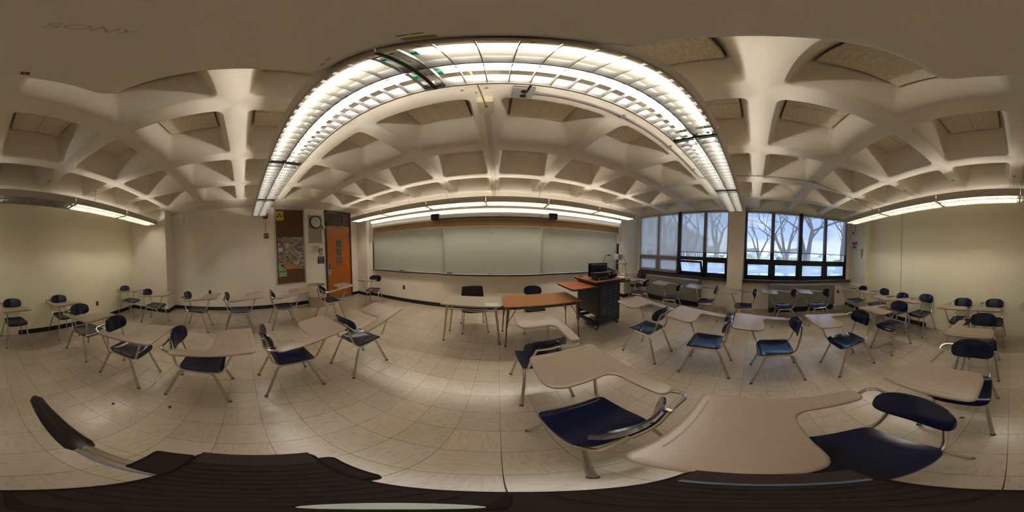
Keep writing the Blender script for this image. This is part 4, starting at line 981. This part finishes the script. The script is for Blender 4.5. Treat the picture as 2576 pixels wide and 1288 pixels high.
obj('handle_bracket', MB().prism([(p.x, p.y) for p in (hp(-.222, -.155, 0), hp(-.138, -.15, 0), hp(-.128, -.09, 0), hp(-.225, -.09, 0))], zp - .03, zp - .002), RIBB, t, bevel=.005)
for xo in (-.143, -.160): obj('handle_tube', MB().tube([hp(xo + .008, -.10, zp - .012), hp(xo - .002, -.29, zp - .012)], .0105 * ks, 10), CHROME, t)
gp = []
for (y, xc, r1) in ((-.250, -.155, .022), (-.268, -.155, .030), (-.30, -.157, .030), (-.42, -.163, .029), (-.55, -.166, .023), (-.572, -.167, .012)): gp.append((hp(xc, y, zp - .012), r1 * ks))
obj('grip', MB().tube([p for p, r_ in gp], [r_ for p, r_ in gp], 16), GRIPM, t)
obj('grip_slot', MB().prism([(p.x, p.y) for p in (hp(-.150, -.33, 0), hp(-.158, -.33, 0), hp(-.168, -.53, 0), hp(-.160, -.53, 0))], zp - .012 + .028 * ks, zp - .012 + .031 * ks), BLACK, t, smooth=False)

for x, y, l in ((-.857, -.93, 'small dark debris crumb on the floor tiles near the left aisle'), (-1.048, -.561, 'tiny dark crumb on the floor in front of a left row chair'), (.30, -1.04, 'small brown crumb on the floor under the near right tablet')):
    tag(obj('debris', MB().lathe([(.004, 0), (.012, .003), (.008, .008), (.002, .01)], 7, Matrix.Translation((x, y, 0)) @ Matrix.Scale(1.6, 4, (1, .4, 0))), DIRT), l, 'debris', 'floor crumbs')

# ---------------------------------------------------------------- outdoors
struct('ground', MB().box(4.9, 160, -120, 120, -4.4, -4.2), GRASS, smooth=False)
def tree(label, x, y, h0, lean, seed, r0=.17, spread=.55, up=.55):
    random.seed(seed); t = thing('bare_tree', label, 'tree', (x, y, -4.2), 0, 'trees outside the windows')
    trunk = MB(); tw = MB(); lf = MB()
    def grow(p, d_, r_, L_, depth):
        pts = [p]; rs = [r_]; q = Vector(p); dd = Vector(d_)
        for k in range(4):
            dd = (dd + Vector((random.uniform(-1, 1), random.uniform(-1, 1), random.uniform(-.3, .6))) * .13).normalized(); q = q + dd * L_ / 4; pts.append(q.copy()); rs.append(r_ * (1 - .09 * (k + 1)))
        (trunk if depth < 2 else tw).tube(pts, rs, 7 if depth < 2 else (5 if depth < 4 else 3), cap=False)
        if depth >= 3:
            for k in range(3):
                c0 = pts[random.randint(1, 4)] + Vector((random.uniform(-.12, .12), random.uniform(-.12, .12), random.uniform(-.1, .1))); a_ = Vector((random.uniform(-1, 1), random.uniform(-1, 1), random.uniform(-1, 1))) * .05; b__ = Vector((random.uniform(-1, 1), random.uniform(-1, 1), random.uniform(-1, 1))) * .05
                lf.add([c0, c0 + a_, c0 + b__], [(0, 1, 2)])
        if depth >= 6 or r_ < .006: return
        n_ = 2 if depth < 1 else random.choice((2, 3, 3))
        for k in range(n_):
            ax = Vector((random.uniform(-1, 1), random.uniform(-1, 1), random.uniform(-.35, .7))).normalized()
            nd = (dd * up + ax * spread).normalized(); 
            grow(pts[-1] if k < 2 else pts[random.randint(2, 3)], nd, rs[-1] * random.uniform(.58, .78), L_ * random.uniform(.66, .88), depth + 1)
    base = Vector((0, 0, 0)); d0 = Vector((lean[0], lean[1], 1)).normalized()
    pts = [base + d0 * h0 * k / 4 for k in range(5)]; trunk.tube(pts, [r0 * 1.5, r0 * 1.15, r0 * 1.05, r0, r0 * .95], 9, cap=False)
    for k in range(3):
        a = random.uniform(0, 6.28); grow(pts[-1], (d0 + Vector((cos(a + 2.1 * k) * .38, sin(a + 2.1 * k) * .38, .25))).normalized(), r0 * .68, 2.0, 1)
    obj('trunk', trunk, BARK, t); obj('branches', tw, BARK, t, kind='stuff'); obj('buds', lf, LEAF, t, smooth=False, kind='stuff')
def at(pxx, d_):
    a = R((pxx - 1253.54) * 180 / 1288); return d_ * sin(a), d_ * cos(a)
for lab, pxx, d_, h0, lean, seed, r0 in (
    ('bare tree outside the blind that is pulled right down, leaning over', 1712, 9.5, 5.0, (-.06, .14), 5, .19),
    ('bare tree outside the middle of the tilted-sash window, leaning towards the building', 1768, 10.5, 5.3, (-.05, .12), 8, .19),
    ('bare tree outside the pane nearest the wall column', 1797, 11.5, 5.9, (.02, -.02), 2, .18),
    ('slender bare tree outside the first pane past the wall column', 1915, 15, 5.5, (0, .04), 21, .13),
    ('bare forked tree outside the second pane past the wall column', 1982, 11, 5.5, (0, .02), 14, .18),
    ('thick bare tree outside the third pane past the wall column', 2031, 9.5, 5.4, (.0, .01), 9, .22),
    ('bare tree outside the last pane by the back pillar', 2123, 11.5, 5.4, (0, .03), 31, .17)):
    tree(lab, *at(pxx, d_), h0, lean, seed, r0)
bd = thing('campus_building', 'pale three-storey building beyond the trees left of the column', 'building', (7.5, 9.6, -4.2), 4.5)
obj('facade', MB().box(0, 34, 0, 10, 0, 9.6), CONC, bd, smooth=False)
obj('parapet', MB().box(-.2, 34.2, -.25, 10, 9.6, 10.1), CONC, bd, smooth=False)
me_ = None
for j in range(3):
    obj('spandrel_band', MB().box(0, 34, -.12, 0, .4 + j * 3.1, 1.2 + j * 3.1), mat('grey_band', (.33, .32, .30), .8), bd, smooth=False)
    for i in range(20):
        q = MB().box(0, 1.15, -.05, .02, 0, 1.6)
        if me_ is None:
            o = obj('window', q, BWIN, bd, smooth=False); me_ = o.data
        else:
            o = bpy.data.objects.new('window', me_); COL.objects.link(o); o.parent = bd
        o.location = (.5 + i * 1.65, 0, 1.35 + j * 3.1)
random.seed(77)
tl = MB()
bm = bmesh.new(); bmesh.ops.create_icosphere(bm, subdivisions=3, radius=1)
iv = [v_.co.copy() for v_ in bm.verts]; jf = [tuple(v_.index for v_ in f_.verts) for f_ in bm.faces]; bm.free()
for k in range(60):
    a = R(48 + k * 1.65); d_ = random.uniform(55, 78); s_ = random.uniform(2.6, 4.6); ph = random.uniform(0, 6)
    c0 = Vector((d_ * sin(a), d_ * cos(a), -4.2 + s_ * .6 + random.uniform(.2, 2.2)))
    tl.add([c0 + n3 * s_ * (1 + .12 * sin(5 * n3.x + ph) * sin(6 * n3.y) + .10 * sin(11 * n3.z + ph) + .06 * sin(19 * n3.x) * sin(17 * n3.y + 2)) for n3 in iv], jf)
t = obj('distant_treeline', tl, HEDGE, kind='stuff'); tag(t, 'hazy green treeline on the horizon beyond the parking lot', 'trees')
